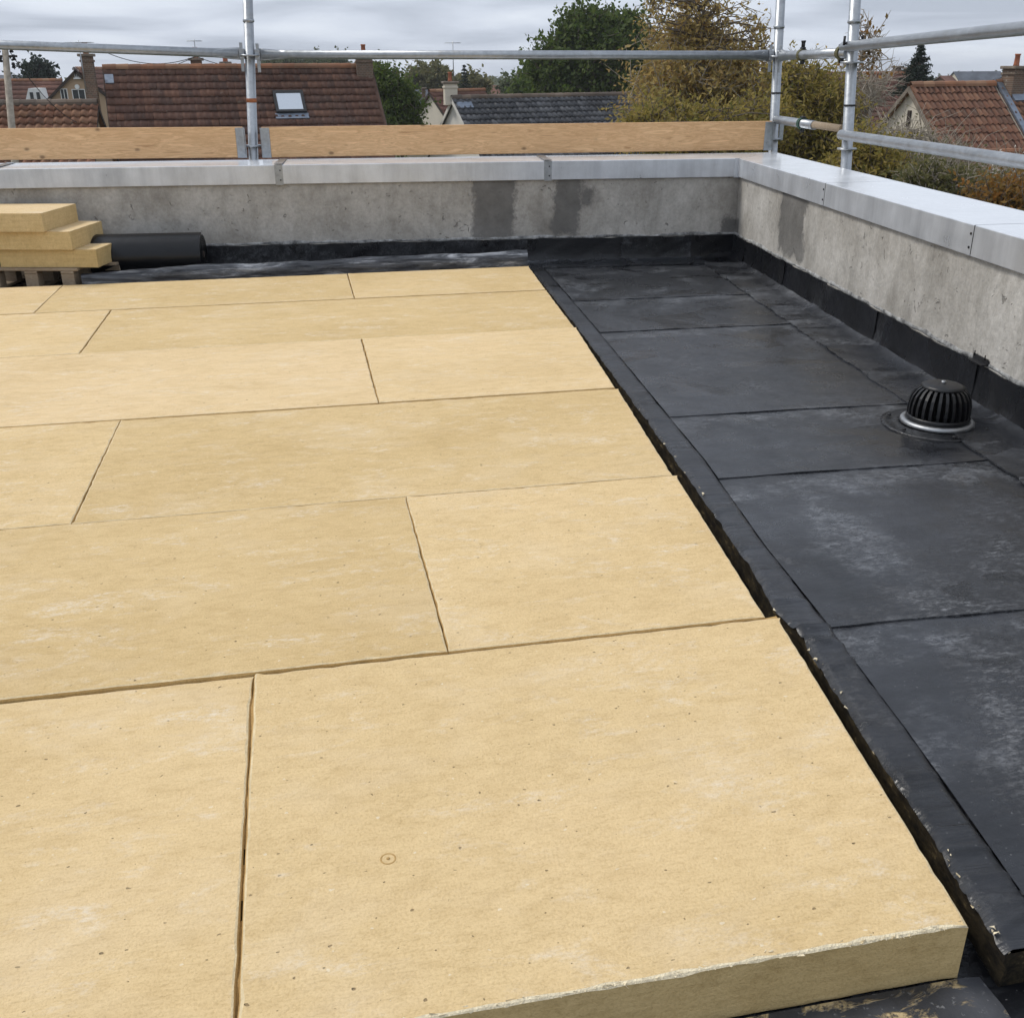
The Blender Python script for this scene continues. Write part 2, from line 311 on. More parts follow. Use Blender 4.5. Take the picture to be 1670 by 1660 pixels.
mpv = a.coord(rot=(math.pi/2, 0, 0)); a.l(mpv, br.inputs['Vector']); c = a.mix(.6, br.outputs['Color'], a.ramp(a.noise(v, 3, 5), (.3, (.55, .52, .5)), (.7, (1.2, 1.2, 1.2))), 'MULTIPLY'); a.color(c)
a = NM('window_glass', .08, 0, .8); a.color((.03, .035, .04))
a = NM('skylight_glass', .06, .7, 1.0); a.color((.62, .66, .70)); a.b.inputs['IOR'].default_value = 2.4

# vegetation
def mk_leaf(name, cols, rough=.65):
    a = NM(name, rough, 0, .3); r = a.n('ShaderNodeNewGeometry').outputs['Random Per Island']
    c = a.ramp(r, *[(i/(len(cols)-1), cc) for i, cc in enumerate(cols)]); a.color(c)
    tr = a.n('ShaderNodeBsdfTranslucent'); a.l(c, tr.inputs['Color']); ms = a.n('ShaderNodeMixShader'); ms.inputs[0].default_value = .5
    out = a.t.nodes['Material Output']; a.l(a.b.outputs[0], ms.inputs[1]); a.l(tr.outputs[0], ms.inputs[2]); a.l(ms.outputs[0], out.inputs['Surface'])
    return a.m
mk_leaf('leaf_green', [(.050, .085, .018), (.080, .125, .024), (.125, .165, .036), (.065, .100, .024), (.15, .185, .05)])
mk_leaf('leaf_autumn', [(.38, .26, .085), (.51, .37, .125), (.31, .245, .085), (.62, .47, .19), (.33, .20, .08), (.38, .325, .115)])
mk_leaf('leaf_yellow', [(.30, .240, .055), (.38, .29, .075), (.20, .185, .042), (.46, .34, .11), (.14, .145, .036)])
mk_leaf('leaf_rust', [(.34, .15, .035), (.27, .16, .04), (.18, .125, .036), (.40, .205, .055)])
mk_leaf('leaf_olive', [(.13, .13, .05), (.20, .18, .075), (.10, .11, .042), (.26, .23, .10)])
mk_leaf('leaf_conifer', [(.020, .034, .026), (.030, .046, .032), (.042, .058, .040)])
mk_leaf('leaf_far', [(.060, .080, .036), (.090, .110, .045), (.12, .135, .055)])
simple('bark', (.15, .12, .09), .9, var=.3, scale=9, bump=.5)
simple('bark_pale', (.36, .31, .25), .9, var=.3, scale=9, bump=.4)
a = NM('grass', .95, 0, .2); v = a.coord()
c = a.ramp(a.noise(v, .02, 6, .65), (.35, (.045, .055, .020)), (.5, (.075, .080, .030)), (.62, (.10, .085, .045))); c = a.mix(.5, c, a.ramp(a.noise(v, 1.5, 5), (.3, (.6, .6, .6)), (.7, (1.2, 1.2, 1.2))), 'MULTIPLY'); a.color(c)
simple('far_wood', (.060, .072, .050), .95, var=.35, scale=.05)

# ------------------------------------------------------------------ mesh helpers
class MB:
    def __init__(s): s.v = []; s.f = []; s.mi = []; s.sm = []
    def add(s, vs, fs, mi=0, smooth=False):
        o = len(s.v); s.v += [tuple(x) for x in vs]; s.f += [tuple(i+o for i in q) for q in fs]; s.mi += [mi]*len(fs); s.sm += [smooth]*len(fs); return s
    def box(s, p0, p1, mi=0, M=None):
        x0, y0, z0 = p0; x1, y1, z1 = p1
        vs = [(x0,y0,z0),(x1,y0,z0),(x1,y1,z0),(x0,y1,z0),(x0,y0,z1),(x1,y0,z1),(x1,y1,z1),(x0,y1,z1)]
        if M is not None: vs = [M @ Vector(q) for q in vs]
        return s.add(vs, [(0,3,2,1),(4,5,6,7),(0,1,5,4),(1,2,6,5),(2,3,7,6),(3,0,4,7)], mi)
    def bevbox(s, p0, p1, b=.004, mi=0, M=None):
        """box with chamfered edges"""
        x0, y0, z0 = p0; x1, y1, z1 = p1; vs = []; 
        for z, i in ((z0, b), (z0+b, 0), (z1-b, 0), (z1, b)):
            vs += [(x0+i, y0+b, z), (x0+b, y0+i, z), (x1-b, y0+i, z), (x1-i, y0+b, z), (x1-i, y1-b, z), (x1-b, y1-i, z), (x0+b, y1-i, z), (x0+i, y1-b, z)]
        if M is not None: vs = [M @ Vector(q) for q in vs]
        fs = [tuple(range(7, -1, -1)), tuple(range(24, 32))]
        for k in range(3):
            for j in range(8): fs.append((k*8+j, k*8+(j+1) % 8, (k+1)*8+(j+1) % 8, (k+1)*8+j))
        return s.add(vs, fs, mi)
    def tube(s, p0, p1, r0, r1=None, n=12, mi=0, caps=True, smooth=True):
        return s.path([p0, p1], [r0, r0 if r1 is None else r1], n, mi, caps, smooth)
    def path(s, pts, rs, n=8, mi=0, caps=True, smooth=True):
        pts = [Vector(p) for p in pts]
        if isinstance(rs, (int, float)): rs = [rs]*len(pts)
        vs = []; N = len(pts)
        for i, p in enumerate(pts):
            d = (pts[min(i+1, N-1)]-pts[max(i-1, 0)]).normalized()
            a_ = d.cross(Vector((0, 0, 1)) if abs(d.z) < .9 else Vector((1, 0, 0))).normalized(); b_ = d.cross(a_)
            for k in range(n):
                t = 2*math.pi*k/n; vs.append(p + (a_*math.cos(t) + b_*math.sin(t))*rs[i])
        fs = []
        for i in range(N-1):
            for k in range(n): fs.append((i*n+k, (i+1)*n+k, (i+1)*n+(k+1) % n, i*n+(k+1) % n))
        o = len(s.v); s.add(vs, fs, mi, smooth)
        if caps: s.add([], [tuple(range(o, o+n)), tuple(range(o+(N-1)*n+n-1, o+(N-1)*n-1, -1))], mi) if False else s._caps(o, n, N, mi)
        return s
    def _caps(s, o, n, N, mi):
        s.f += [tuple(o+k for k in range(n)), tuple(o+(N-1)*n+k for k in reversed(range(n)))]; s.mi += [mi]*2; s.sm += [False]*2
    def lathe(s, prof, c, n=24, mi=0, smooth=True, closed=False):
        vs = []; c = Vector(c)
        for r, z in prof:
            for k in range(n): t = 2*math.pi*k/n; vs.append((c.x+r*math.cos(t), c.y+r*math.sin(t), c.z+z))
        fs = []; L = len(prof)
        for i in range(L-1 if not closed else L):
            j = (i+1) % L
            for k in range(n): fs.append((i*n+k, i*n+(k+1) % n, j*n+(k+1) % n, j*n+k))
        if not closed: fs += [tuple(reversed(range(n))), tuple((L-1)*n+k for k in range(n))]
        return s.add(vs, fs, mi, smooth)
    def prism(s, poly, ext, mi=0):
        """polygon (3d points) swept along ext"""
        ext = Vector(ext); n = len(poly); vs = [Vector(p) for p in poly] + [Vector(p)+ext for p in poly]
        fs = [tuple(reversed(range(n))), tuple(range(n, 2*n))] + [(i, (i+1) % n, n+(i+1) % n, n+i) for i in range(n)]
        return s.add(vs, fs, mi)
    def grid(s, fn, nu, nv, mi=0, smooth=True):
        vs = [fn(i/nu, j/nv) for j in range(nv+1) for i in range(nu+1)]; w = nu+1
        return s.add(vs, [(j*w+i, j*w+i+1, (j+1)*w+i+1, (j+1)*w+i) for j in range(nv) for i in range(nu)], mi, smooth)
    def build(s, name, mats, parent=None, origin=None):
        me = bpy.data.meshes.new(name); o = Vector(origin) if origin is not None else Vector((0, 0, 0))
        vs = s.v if origin is None else [(q[0]-o.x, q[1]-o.y, q[2]-o.z) for q in s.v]
        me.from_pydata(vs, [], s.f)
        for mt in (mats if isinstance(mats, (list, tuple)) else [mats]): me.materials.append(MATS[mt])
        me.polygons.foreach_set('material_index', s.mi); me.polygons.foreach_set('use_smooth', s.sm); me.update()
        ob = bpy.data.objects.new(name, me); COL.objects.link(ob); ob.location = o
        if parent is not None: put(ob, parent)
        return ob
def put(ob, parent):
    ob.parent = parent; ob.matrix_parent_inverse = Matrix.Translation(-Vector(parent_loc(parent)))
    return ob
def parent_loc(p):
    l = Vector(p.location)
    return l
def mesh_obj(name, verts, quads, mats, parent=None, tri=False):
    """fast path for numpy arrays"""
    me = bpy.data.meshes.new(name); nv, nf = len(verts), len(quads); k = quads.shape[1]
    me.vertices.add(nv); me.vertices.foreach_set('co', verts.astype(np.float32).ravel())
    me.loops.add(nf*k); me.loops.foreach_set('vertex_index', quads.astype(np.int32).ravel())
    me.polygons.add(nf); me.polygons.foreach_set('loop_start', np.arange(0, nf*k, k, dtype=np.int32))
    me.polygons.foreach_set('loop_total', np.full(nf, k, dtype=np.int32)); me.update(calc_edges=True)
    for mt in (mats if isinstance(mats, (list, tuple)) else [mats]): me.materials.append(MATS[mt])
    ob = bpy.data.objects.new(name, me); COL.objects.link(ob)
    if parent is not None: put(ob, parent)
    return ob
def tag(o, label, cat, group=None):
    o['label'] = label; o['category'] = cat
    if group: o['group'] = group
    return o
def empty(name, loc, label, cat, group=None):
    o = bpy.data.objects.new(name, None); COL.objects.link(o); o.location = loc; o.empty_display_size = .2
    return tag(o, label, cat, group)
def structure(o): o['kind'] = 'structure'; return o
def stuff(o): o['kind'] = 'stuff'; return o
def lerp(a, b, t): return a+(b-a)*t
def interp(pts, y):
    pts = sorted(pts); 
    if y <= pts[0][0]: (y0, x0), (y1, x1) = pts[0], pts[1]
    elif y >= pts[-1][0]: (y0, x0), (y1, x1) = pts[-2], pts[-1]
    else:
        for (y0, x0), (y1, x1) in zip(pts, pts[1:]):
            if y0 <= y <= y1: break
    return x0+(x1-x0)*(y-y0)/(y1-y0)
def wob(x, seed=0, sc=1.0):
    return (math.sin(x*3.1*sc+seed*1.7)+math.sin(x*7.3*sc+seed*2.9)*.6+math.sin(x*17.9*sc+seed*.7)*.35)/1.95

# ================================================================== SETTING
GROUND_Z, DECK, GUT = -6.0, -.140, -.050
# terrain: level round the houses, falling gently away to a crest about a kilometre off
def terrain(x, y):
    d = math.hypot(x, y); z = GROUND_Z
    if d > 90: z -= (d-90)*.0055
    if d > 1100: z -= (d-1100)*.02
    return z + (wob(x*.004, 3)+wob(y*.003, 5))*min(1, d/400)*.8
mb = MB(); rads = [0, 15, 40, 80, 140, 220, 340, 500, 700, 900, 1100, 1500, 2200, 3500, 6000]; NS = 64
vs_ = []
for r in rads:
    for k in range(NS):
        t = 2*math.pi*k/NS; x, y = r*math.cos(t), r*math.sin(t); vs_.append((x, y, terrain(x, y)))
mb.add(vs_, [(i*NS+k, i*NS+(k+1) % NS, (i+1)*NS+(k+1) % NS, (i+1)*NS+k) for i in range(len(rads)-1) for k in range(NS)][NS*0:], 0, True)
structure(mb.build('ground', 'grass'))

# wall lines of the flat roof
C0 = Vector((3.733, 8.592, 0)); DR = Vector((.1165, .9932, 0)).normalized(); NR = Vector((DR.y, -DR.x, 0))
DB = Vector((-.9961, .0887, 0)).normalized(); NB = Vector((-DB.y, DB.x, 0))
if NB.y < 0: NB = -NB
def RW(s, o, z): return C0 - DR*s + NR*o + Vector((0, 0, z))      # s runs from the corner towards the viewer
def BW(s, o, z): return C0 + DB*s + NB*o + Vector((0, 0, z))      # s runs from the corner to the left
LR, LB = 9.6, 9.4
def line_x(o1, o2):
    """corner where the right wall line at offset o1 meets the back wall line at offset o2"""
    A = C0+NR*o1; B = C0+NB*o2; den = DR.x*DB.y-DR.y*DB.x; t = ((B.x-A.x)*DB.y-(B.y-A.y)*DB.x)/den
    return A+DR*t
# building below the roof
mb = MB(); pts = [line_x(.42, .42), BW(LB, .42, 0), BW(LB, -11, 0), RW(LR+1, -9.6, 0), RW(LR+1, .42, 0)]
poly = [Vector((p.x, p.y, GROUND_Z-.3)) for p in [line_x(.42, .42), BW(LB, .42, 0), C0+DB*LB-NB*11, C0+NR*.42-DR*11]]
mb.prism(poly[::-1], (0, 0, DECK-.01-GROUND_Z+.3))
slab = mb.build('roof_slab', 'concrete'); structure(slab)
mb = MB(); poly = [Vector((p.x, p.y, DECK-.008)) for p in [C0, C0+DB*LB, C0+DB*LB-NB*10.8, C0-DR*10.8]]
mb.prism(poly[::-1], (0, 0, .008)); deck = structure(mb.build('roof_deck', 'membrane_wall'))

# ---- gutter: raised black membrane along the right wall, laid in lapped sheets
LEFT = [(8.62, 1.888), (8.3, 1.866), (6.32, 1.718), (4.575, 1.567), (3.717, 1.487), (2.9, 1.402), (2.566, 1.352), (2.42, 1.356), (1.927, 1.290), (1.579, 1.253), (1.399, 1.222), (1.232, 1.200)]
FOLD = [(8.62, 2.004), (8.3, 1.985), (6.43, 1.844), (4.555, 1.686), (3.863, 1.628), (3.03, 1.522), (2.447, 1.470), (1.90, 1.409), (1.58, 1.366), (1.362, 1.335), (.3, 1.21)]
def wallx(y): return C0.x+(y-C0.y)*DR.x/DR.y
def backy(x): return C0.y+(x-C0.x)*DB.y/DB.x
gut = bpy.data.objects.new('gutter_floor', None); COL.objects.link(gut); structure(gut)
LAPS = [.25, 1.28, 2.44, 3.66, 4.47, 6.20, 7.16, 8.60]
for i in range(len(LAPS)-1):
    y0, y1 = LAPS[i], LAPS[i+1]+.09
    far = i == len(LAPS)-2
    def fn(u, v, y0=y0, y1=y1, i=i, far=far):
        y = lerp(y0, y1 if not far else 8.62, v); xl = interp(FOLD, y)+.0015; xr = wallx(y)-.004; x = lerp(xl, xr, u)
        yy = y + (.005*wob(x*2+i, i) if v == 0 else 0) - (x-1.6)*.035
        if far and v > .99: yy = backy(x)-.003
        z = GUT - .0080 + .0058*(1-v) + .0022*wob(x*1.9+i*3, i)*wob(y*1.6, i+2) + .0012*wob(x*5+y*3, 4+i)
        z -= .02*max(0, 1-abs(x-2.85)/.5)*max(0, 1-abs(y-4.1)/.5)*.5
        return (x, yy, z)
    mb = MB(); mb.grid(fn, 34, max(10, int((y1-y0)/.035)))
    # turned near edge with the sheet's own thickness
    n0 = 34; base = [mb.v[k] for k in range(n0+1)]
    mb.add([(p[0], p[1], p[2]) for p in base]+[(p[0], p[1]-.001, p[2]-.0050) for p in base], [(k, n0+1+k, n0+2+k, k+1) for k in range(n0)])
    mb.build('membrane_sheet', 'membrane', gut)
# solid build-up below the sheets
mb = MB(); ys = [.25, 1.24, 3, 5, 7, 8.62]
top = [Vector((interp(FOLD, y)+.004, y, GUT-.03)) for y in ys] + [Vector((wallx(y)-.002, y, GUT-.03)) for y in reversed(ys)]
mb.prism([Vector((p.x, p.y, DECK+.002)) for p in top], (0, 0, GUT-.03-DECK-.002)); mb.build('gutter_base', 'membrane_wall', gut)

# narrow strip dressed over the cut edge, wrinkled across
def strip_z(y, u):
    w = 0
    for k, (yc, am, wd) in enumerate([(2.44, .010, .018), (2.36, .009, .02), (2.24, .008, .02), (2.10, .004, .03), (2.62, .004, .025), (2.75, .005, .02), (1.42, .005, .012), (1.36, .006, .012), (1.30, .005, .011), (1.5, .004, .012), (3.2, .003, .03), (3.34, .004, .02), (3.48, .003, .02), (4.4, .005, .03), (5.6, .004, .03), (1.75, .003, .02)]):
        yy = y+.05*(u-.5)*math.sin(k*2.1); w += 1.5*am*math.exp(-((yy-yc)/(wd*.75))**2)*(1-.3*u)
    return GUT+.006+w+.002*wob(y*4, 2)+.0015*wob(y*19, 7)*(1-u*.5) - .004*u
NY = 420
def sfn(u, v):
    y = lerp(1.235, 8.60, v**1.35); xl = interp(LEFT, y)+.004*wob(y*5, 1)+.0018*wob(y*17, 4); xr = interp(FOLD, y)+.0012*wob(y*2, 8)
    return (lerp(xl, xr, u), y, strip_z(y, u) + (-.012 if u == 0 else 0) + (-.010 if u == 1 else 0))
mb = MB(); mb.grid(sfn, 8, NY)
mb.build('edge_strip', 'membrane_strip', gut)
# torn foam showing under the strip, facing the boards
def cfn(u, v):
    y = lerp(1.235, 8.60, v**1.35); xl = interp(LEFT, y)+.004*wob(y*5, 1)+.0018*wob(y*17, 4); rg = .0018*wob(y*43, 3)+.0012*wob(y*87, 6)
    if u == 0: return (xl+.004, y, strip_z(y, 0)-.011)
    if u == .25: return (xl+.002+rg, y, lerp(GUT, DECK, .28))
    if u == .5: return (xl+.010-rg, y, lerp(GUT, DECK, .5))
    if u == .75: return (xl+.006+rg*.6, y, lerp(GUT, DECK, .75))
    return (xl+.004, y, DECK+.001)
mb = MB(); mb.grid(cfn, 4, NY, 0, True)
pe = [cfn(k/4, 0) for k in range(5)]; pr = [(1.32, 1.235, DECK+.001), (1.32, 1.235, GUT)]
mb.add(pe+pr, [tuple(range(7))]); mb.build('cut_insulation_edge', 'shaded_foam_edge', gut)
# flakes of foam clinging to that edge
mb = MB()
for k in range(46):
    y = random.choice([random.uniform(1.24, 2.6), random.uniform(1.24, 1.5), random.uniform(3.4, 4.7)]); x = interp(LEFT, y)+random.uniform(-.004, .012); z = strip_z(y, 0)+random.uniform(-.012, .004); s_ = random.uniform(.0012, .0036)
    if y < 1.34: s_ *= 1.2
    vs_ = [Vector((x, y, z))+Vector((random.gauss(0, 1), random.gauss(0, 1.6), random.gauss(0, .7)))*s_ for _ in range(5)]
    mb.add(vs_, [(0, 1, 2), (0, 2, 3), (0, 3, 4), (1, 2, 4), (0, 1, 4), (2, 3, 4)])
stuff(mb.build('foam_flakes', 'foam_crumb', gut))

# floor behind the boards, level with the gutter
mb = MB()
def rfn(u, v):
    x = lerp(-5.6, 1.985, u); y = lerp(8.335, backy(x)-.004, v); return (x, y, GUT-.006+.003*wob(x*3, 2)*wob(y*6, 4))
mb.grid(rfn, 90, 8); mb.add([(-5.6, 8.335, GUT-.006), (1.985, 8.335, GUT-.006), (1.985, 8.335, DECK), (-5.6, 8.335, DECK)], [(0, 1, 2, 3)])
mb.build('rear_membrane_sheet', 'membrane_wall', gut)

# flaps of the upstand lying on the gutter floor
def flap(W, s0, s1, w, k):
    def fn(u, v):
        s = lerp(s0, s1, u); o = -lerp(.006, w+.012*wob(s*3, k), v)
        e = min(u, 1-u); z = GUT+.003+.0016*wob(s*6+v*2, k)+(.011*math.exp(-(u/.035)**2)*(.3+v))+.002*(k % 2)
        z += .05*math.exp(-(v/.10)**2)*.55
        return W(s, o, z)
    mb = MB(); mb.grid(fn, 30, 12); n = 31
    edge = [mb.v[12*n+i] for i in range(n)]; mb.add(edge+[(q[0], q[1], q[2]-.009) for q in edge], [(i, i+1, n+i+1, n+i) for i in range(30)])
    edge = [mb.v[j*n] for j in range(13)]; mb.add(edge+[(q[0], q[1], q[2]-.012) for q in edge], [(j, j+1, 14+j, 13+j) for j in range(12)])
    return mb

# ---- parapets
def coping(W, sA_in, sA_out, sB_in, sB_out, name, parent, drip=True):
    """folded metal cap between two ends; inner and outer edge may be mitred"""
    zt, zb, oi, oo, zo = .782, .632, -.022, .470, .700
    def ring(si, so):
        prof = [(oi+.002, zb, si), (oi, zb+.003, si), (oi, zt-.004, si), (oi+.004, zt, si), (oo-.004, zt+.006, so), (oo, zt+.002, so), (oo, zo, so), (oo-.01, zo, so), (oi+.012, zo, si), (oi+.012, zb, si)]
        return [W(s, o, z) for o, z, s in prof]
    a_, b_ = ring(sA_in, sA_out), ring(sB_in, sB_out); n = len(a_); mb = MB()
    mb.add(a_+b_, [(i, (i+1) % n, n+(i+1) % n, n+i) for i in range(n)]+[tuple(reversed(range(n))), tuple(range(n, 2*n))])
    mb.mi[3] = 1; mb.mi[4] = 1; return mb.build(name, ['aluminium', 'aluminium_sky_sheen'], parent)
back = empty('parapet_wall', BW(3, 0, DECK), 'long grey concrete parapet with metal coping across the back of the roof', 'wall')
right = empty('parapet_wall', RW(3, 0, DECK), 'concrete parapet with wide metal coping running towards the viewer beside the drain', 'wall')
mb = MB()
def wall_face(W, L, o, nu):
    def fn(u, v):
        s = L*u; z = lerp(DECK, .70, v); return W(s, o+.004*wob(s*2.3, 3)*wob(z*5, 1)+.0025*wob(s*9+z*6, 5), z)
    return fn
mb.grid(wall_face(BW, LB, 0, 1), 180, 16); cx_ = line_x(.42, .42)
p = [BW(0, 0, DECK), BW(LB, 0, DECK), BW(LB, .42, DECK), Vector((cx_.x, cx_.y, DECK)), C0+NR*.0+Vector((0, 0, DECK))]
q = [Vector((w.x, w.y, .70)) for w in p]
mb.add(p+q, [(5, 6, 7, 8), (1, 2, 7, 6), (2, 3, 8, 7)]); mb.build('concrete_wall', 'concrete', back)
mb = MB(); mb.grid(wall_face(RW, LR, 0, 1), 180, 16)
p = [RW(0, .0, DECK), RW(LR, 0, DECK), RW(LR, .42, DECK), Vector((cx_.x, cx_.y, DECK))]; q = [Vector((w.x, w.y, .70)) for w in p]
mb.add(p+q, [(4, 5, 6, 7), (1, 2, 6, 5), (2, 3, 7, 6)]); mb.build('concrete_wall', 'concrete', right)
def s_of(W0, D, P): return (P-C0).dot(D)
mi_, mo_ = line_x(-.022, -.022), line_x(.470, .470)
sbi, sbo = s_of(0, DB, mi_), s_of(0, DB, mo_); sri, sro = s_of(0, -DR, mi_), s_of(0, -DR, mo_)
SB = [None, 1.66, 3.87, 6.1, 8.3]; g = .0045
for i in range(4):
    a0 = (sbi+.001, sbo+.001) if i == 0 else (SB[i]+g, SB[i]+g)
    coping(BW, a0[0], a0[1], SB[i+1]-g, SB[i+1]-g, 'coping_panel', back)
SR = [None, 2.04, 4.04, 6.05, 8.05]
for i in range(4):
    a0 = (sri+.001, sro+.001) if i == 0 else (SR[i]+g, SR[i]+g)
    coping(RW, a0[0], a0[1], SR[i+1]-g, SR[i+1]-g, 'coping_panel', right)
for s in SB[1:4]:     # cover strips over the joints of the back coping
    mb = MB(); w = .032
    for o0, o1, z0, z1 in ((-.0255, -.0235, .626, .7855), (-.0255, .4735, .7895, .7925)):
        vs_ = [BW(s-w, o0, z0), BW(s+w, o0, z0), BW(s+w, o1, z0), BW(s-w, o1, z0), BW(s-w, o0, z1), BW(s+w, o0, z1), BW(s+w, o1, z1), BW(s-w, o1, z1)]
        mb.add(vs_, [(0,3,2,1),(4,5,6,7),(0,1,5,4),(1,2,6,5),(2,3,7,6),(3,0,4,7)])
    st_ = mb.build('joint_cover', 'galvanised', back)
    mb = MB()
    for dz in (.665, .74): mb.tube(BW(s-.012, -.0255, dz), BW(s-.012, -.0300, dz), .006, n=8)
    mb.build('rivet', 'dark_steel', st_)
for s in SR[1:4]:     # sealed butt joints of the right coping
    mb = MB(); w = .007; vs_ = [RW(s-w, -.0215, .640), RW(s+w, -.0215, .640), RW(s+w, .468, .640), RW(s-w, .468, .640), RW(s-w, -.0215, .7795), RW(s+w, -.0215, .7795), RW(s+w, .468, .7825), RW(s-w, .468, .7825)]
    mb.add(vs_, [(0,3,2,1),(4,5,6,7),(0,1,5,4),(1,2,6,5),(2,3,7,6),(3,0,4,7)]); jb = mb.build('joint_backing', 'dark_steel', right)
    mb = MB()
    for dz in (.672, .738): mb.tube(RW(s-.022, -.022, dz), RW(s-.022, -.0262, dz), .0065, n=8)
    mb.build('rivet', 'dark_steel', jb)
mb = MB()             # folded angle in the corner of the coping
for (W, sg) in ((BW, sbi), (RW, sri)):
    vs_ = [W(sg+.001, -.0245, .627), W(sg+.034, -.0245, .627), W(sg+.034, -.0245, .784), W(sg+.001, -.0245, .784)]
    vs_ += [v_+(NB if W is BW else NR)*.0015 for v_ in vs_]
    mb.add(vs_, [(0,1,2,3),(7,6,5,4),(0,4,5,1),(1,5,6,2),(2,6,7,3),(3,7,4,0)])
mb.build('corner_cover', 'aluminium', back)

# black upstand in lapped panels, and the mortar bead along its top
def upstand(W, s0, s1, k, ztop, parent):
    of = -.007-.006*(k % 2)
    def fn(u, v):
        s = lerp(s0, s1, u); z = lerp(GUT-.01, ztop+.006*wob(s*2.1, k), v); o = of+.003*wob(s*4+z*8, k)-.030*(1-v)**5
        return W(s, o, z)
    mb = MB(); mb.grid(fn, 26, 10); n = 27
    e1 = [mb.v[j*n] for j in range(11)]; mb.add(e1+[tuple(Vector(q)-(NB if W is BW else NR)*-.008) for q in e1], [(j, 11+j, 12+j, j+1) for j in range(10)])
    e1 = [mb.v[10*n+i] for i in range(n)]; mb.add(e1+[tuple(Vector(q)+(NB if W is BW else NR)*.012) for q in e1], [(i, i+1, n+i+1, n+i) for i in range(26)])
    return mb.build('upstand_panel', 'membrane_wall', parent)
sp = [0, .42, .98, 1.86, 2.75, 3.7, 4.6, 5.5, 6.4, 7.4, 8.4, 9.38]
for k in range(len(sp)-1):
    upstand(BW, sp[k]-(.0 if k == 0 else .03), sp[k+1]+.03, k, .148, back)
    if k < 3: flap(BW, sp[k]+.002, sp[k+1]+.02, .27, k).build('floor_flap', 'membrane', back)
sp = [0, .33, 1.28, 1.36, 2.2, 3.05, 3.2, 4.25, 5.2, 6.2, 7.2, 8.2, 9.4]
for k in range(len(sp)-1):
    upstand(RW, sp[k]-(.0 if k == 0 else .02), sp[k+1]+.02, k+1, .146, right)
sp = [.30, .95, 1.45, 2.05, 2.62, 3.15, 3.75, 4.55, 5.3, 6.3, 7.4, 8.4, 9.4]
for k in range(len(sp)-1):
    flap(RW, sp[k], sp[k+1]+.04, .335, k).build('floor_flap', 'membrane', right)
a = NM('mortar_bead', .9, 0, .3); v = a.coord(); c = a.ramp(a.noise(v, 14, 5, .7), (.36, (.10, .10, .10)), (.5, (.27, .27, .265)), (.66, (.44, .44, .43))); a.color(c); a.bump(a.noise(v, 60, 4), .6, .01)
def bead(W, L, seed, parent):
    def fn(u, v):
        s = L*u; th = lerp(-.4, math.pi*.98, v); r = .008+.003*wob(s*3, seed)+.0012*wob(s*13, seed+1); dp = .016*max(0, wob(s*1.7, seed+4)-.55)
        return W(s, .004-math.sin(th)*r*1.25, .158+.004*wob(s*3.3, seed)-dp-math.cos(th)*r*1.5 + (.012*max(0, wob(s*1.2, seed+2)) if v > .7 else 0))
    mb = MB(); mb.grid(fn, 420, 6); return mb.build('mortar_bead', 'mortar_bead', parent)
bead(BW, LB, 2, back); bead(RW, LR, 5, right)
# rounded reinforcing patch in the corner
mb = MB(); cp = line_x(-.012, -.012)
def pfn(u, v):
    t = math.pi*(1.0+.5*u); r = .30*v; x, y = r*math.cos(t), r*math.sin(t)
    p = Vector((cp.x, cp.y, 0))+NR*x+NB*y if False else Vector((cp.x, cp.y, 0))+DR*y+(-DB)*x
    return (p.x, p.y, GUT+.008+.06*math.exp(-(min(abs(x), abs(y))/.04)**2)*math.exp(-(v/.8)**4)*.8)
mb.grid(pfn, 20, 14); mb.build('corner_patch', 'membrane_wall', back)
# black clip fixed to the right wall just above the upstand
clip = empty('wall_clip', RW(4.28, -.01, .16), 'small black angle bracket screwed to the right parapet above the drain', 'bracket')
mb = MB(); s0, s1 = 4.21, 4.35
for (o0, o1, z0, z1) in ((-.038, -.004, .158, .163), (-.010, -.004, .163, .188)):
    vs_ = [RW(s, o, z) for z in (z0, z1) for s, o in ((s0, o0), (s1, o0), (s1, o1), (s0, o1))]
    mb.add(vs_, [(0,1,2,3),(4,7,6,5),(0,4,5,1),(1,5,6,2),(2,6,7,3),(3,7,4,0)])
mb.build('angle_plate', 'dark_steel', clip)
for s in (4.225, 4.325): MB().tube(RW(s, -.012, .182), RW(s, -.012, .205), .003, n=6).build('screw', 'dark_steel', clip)

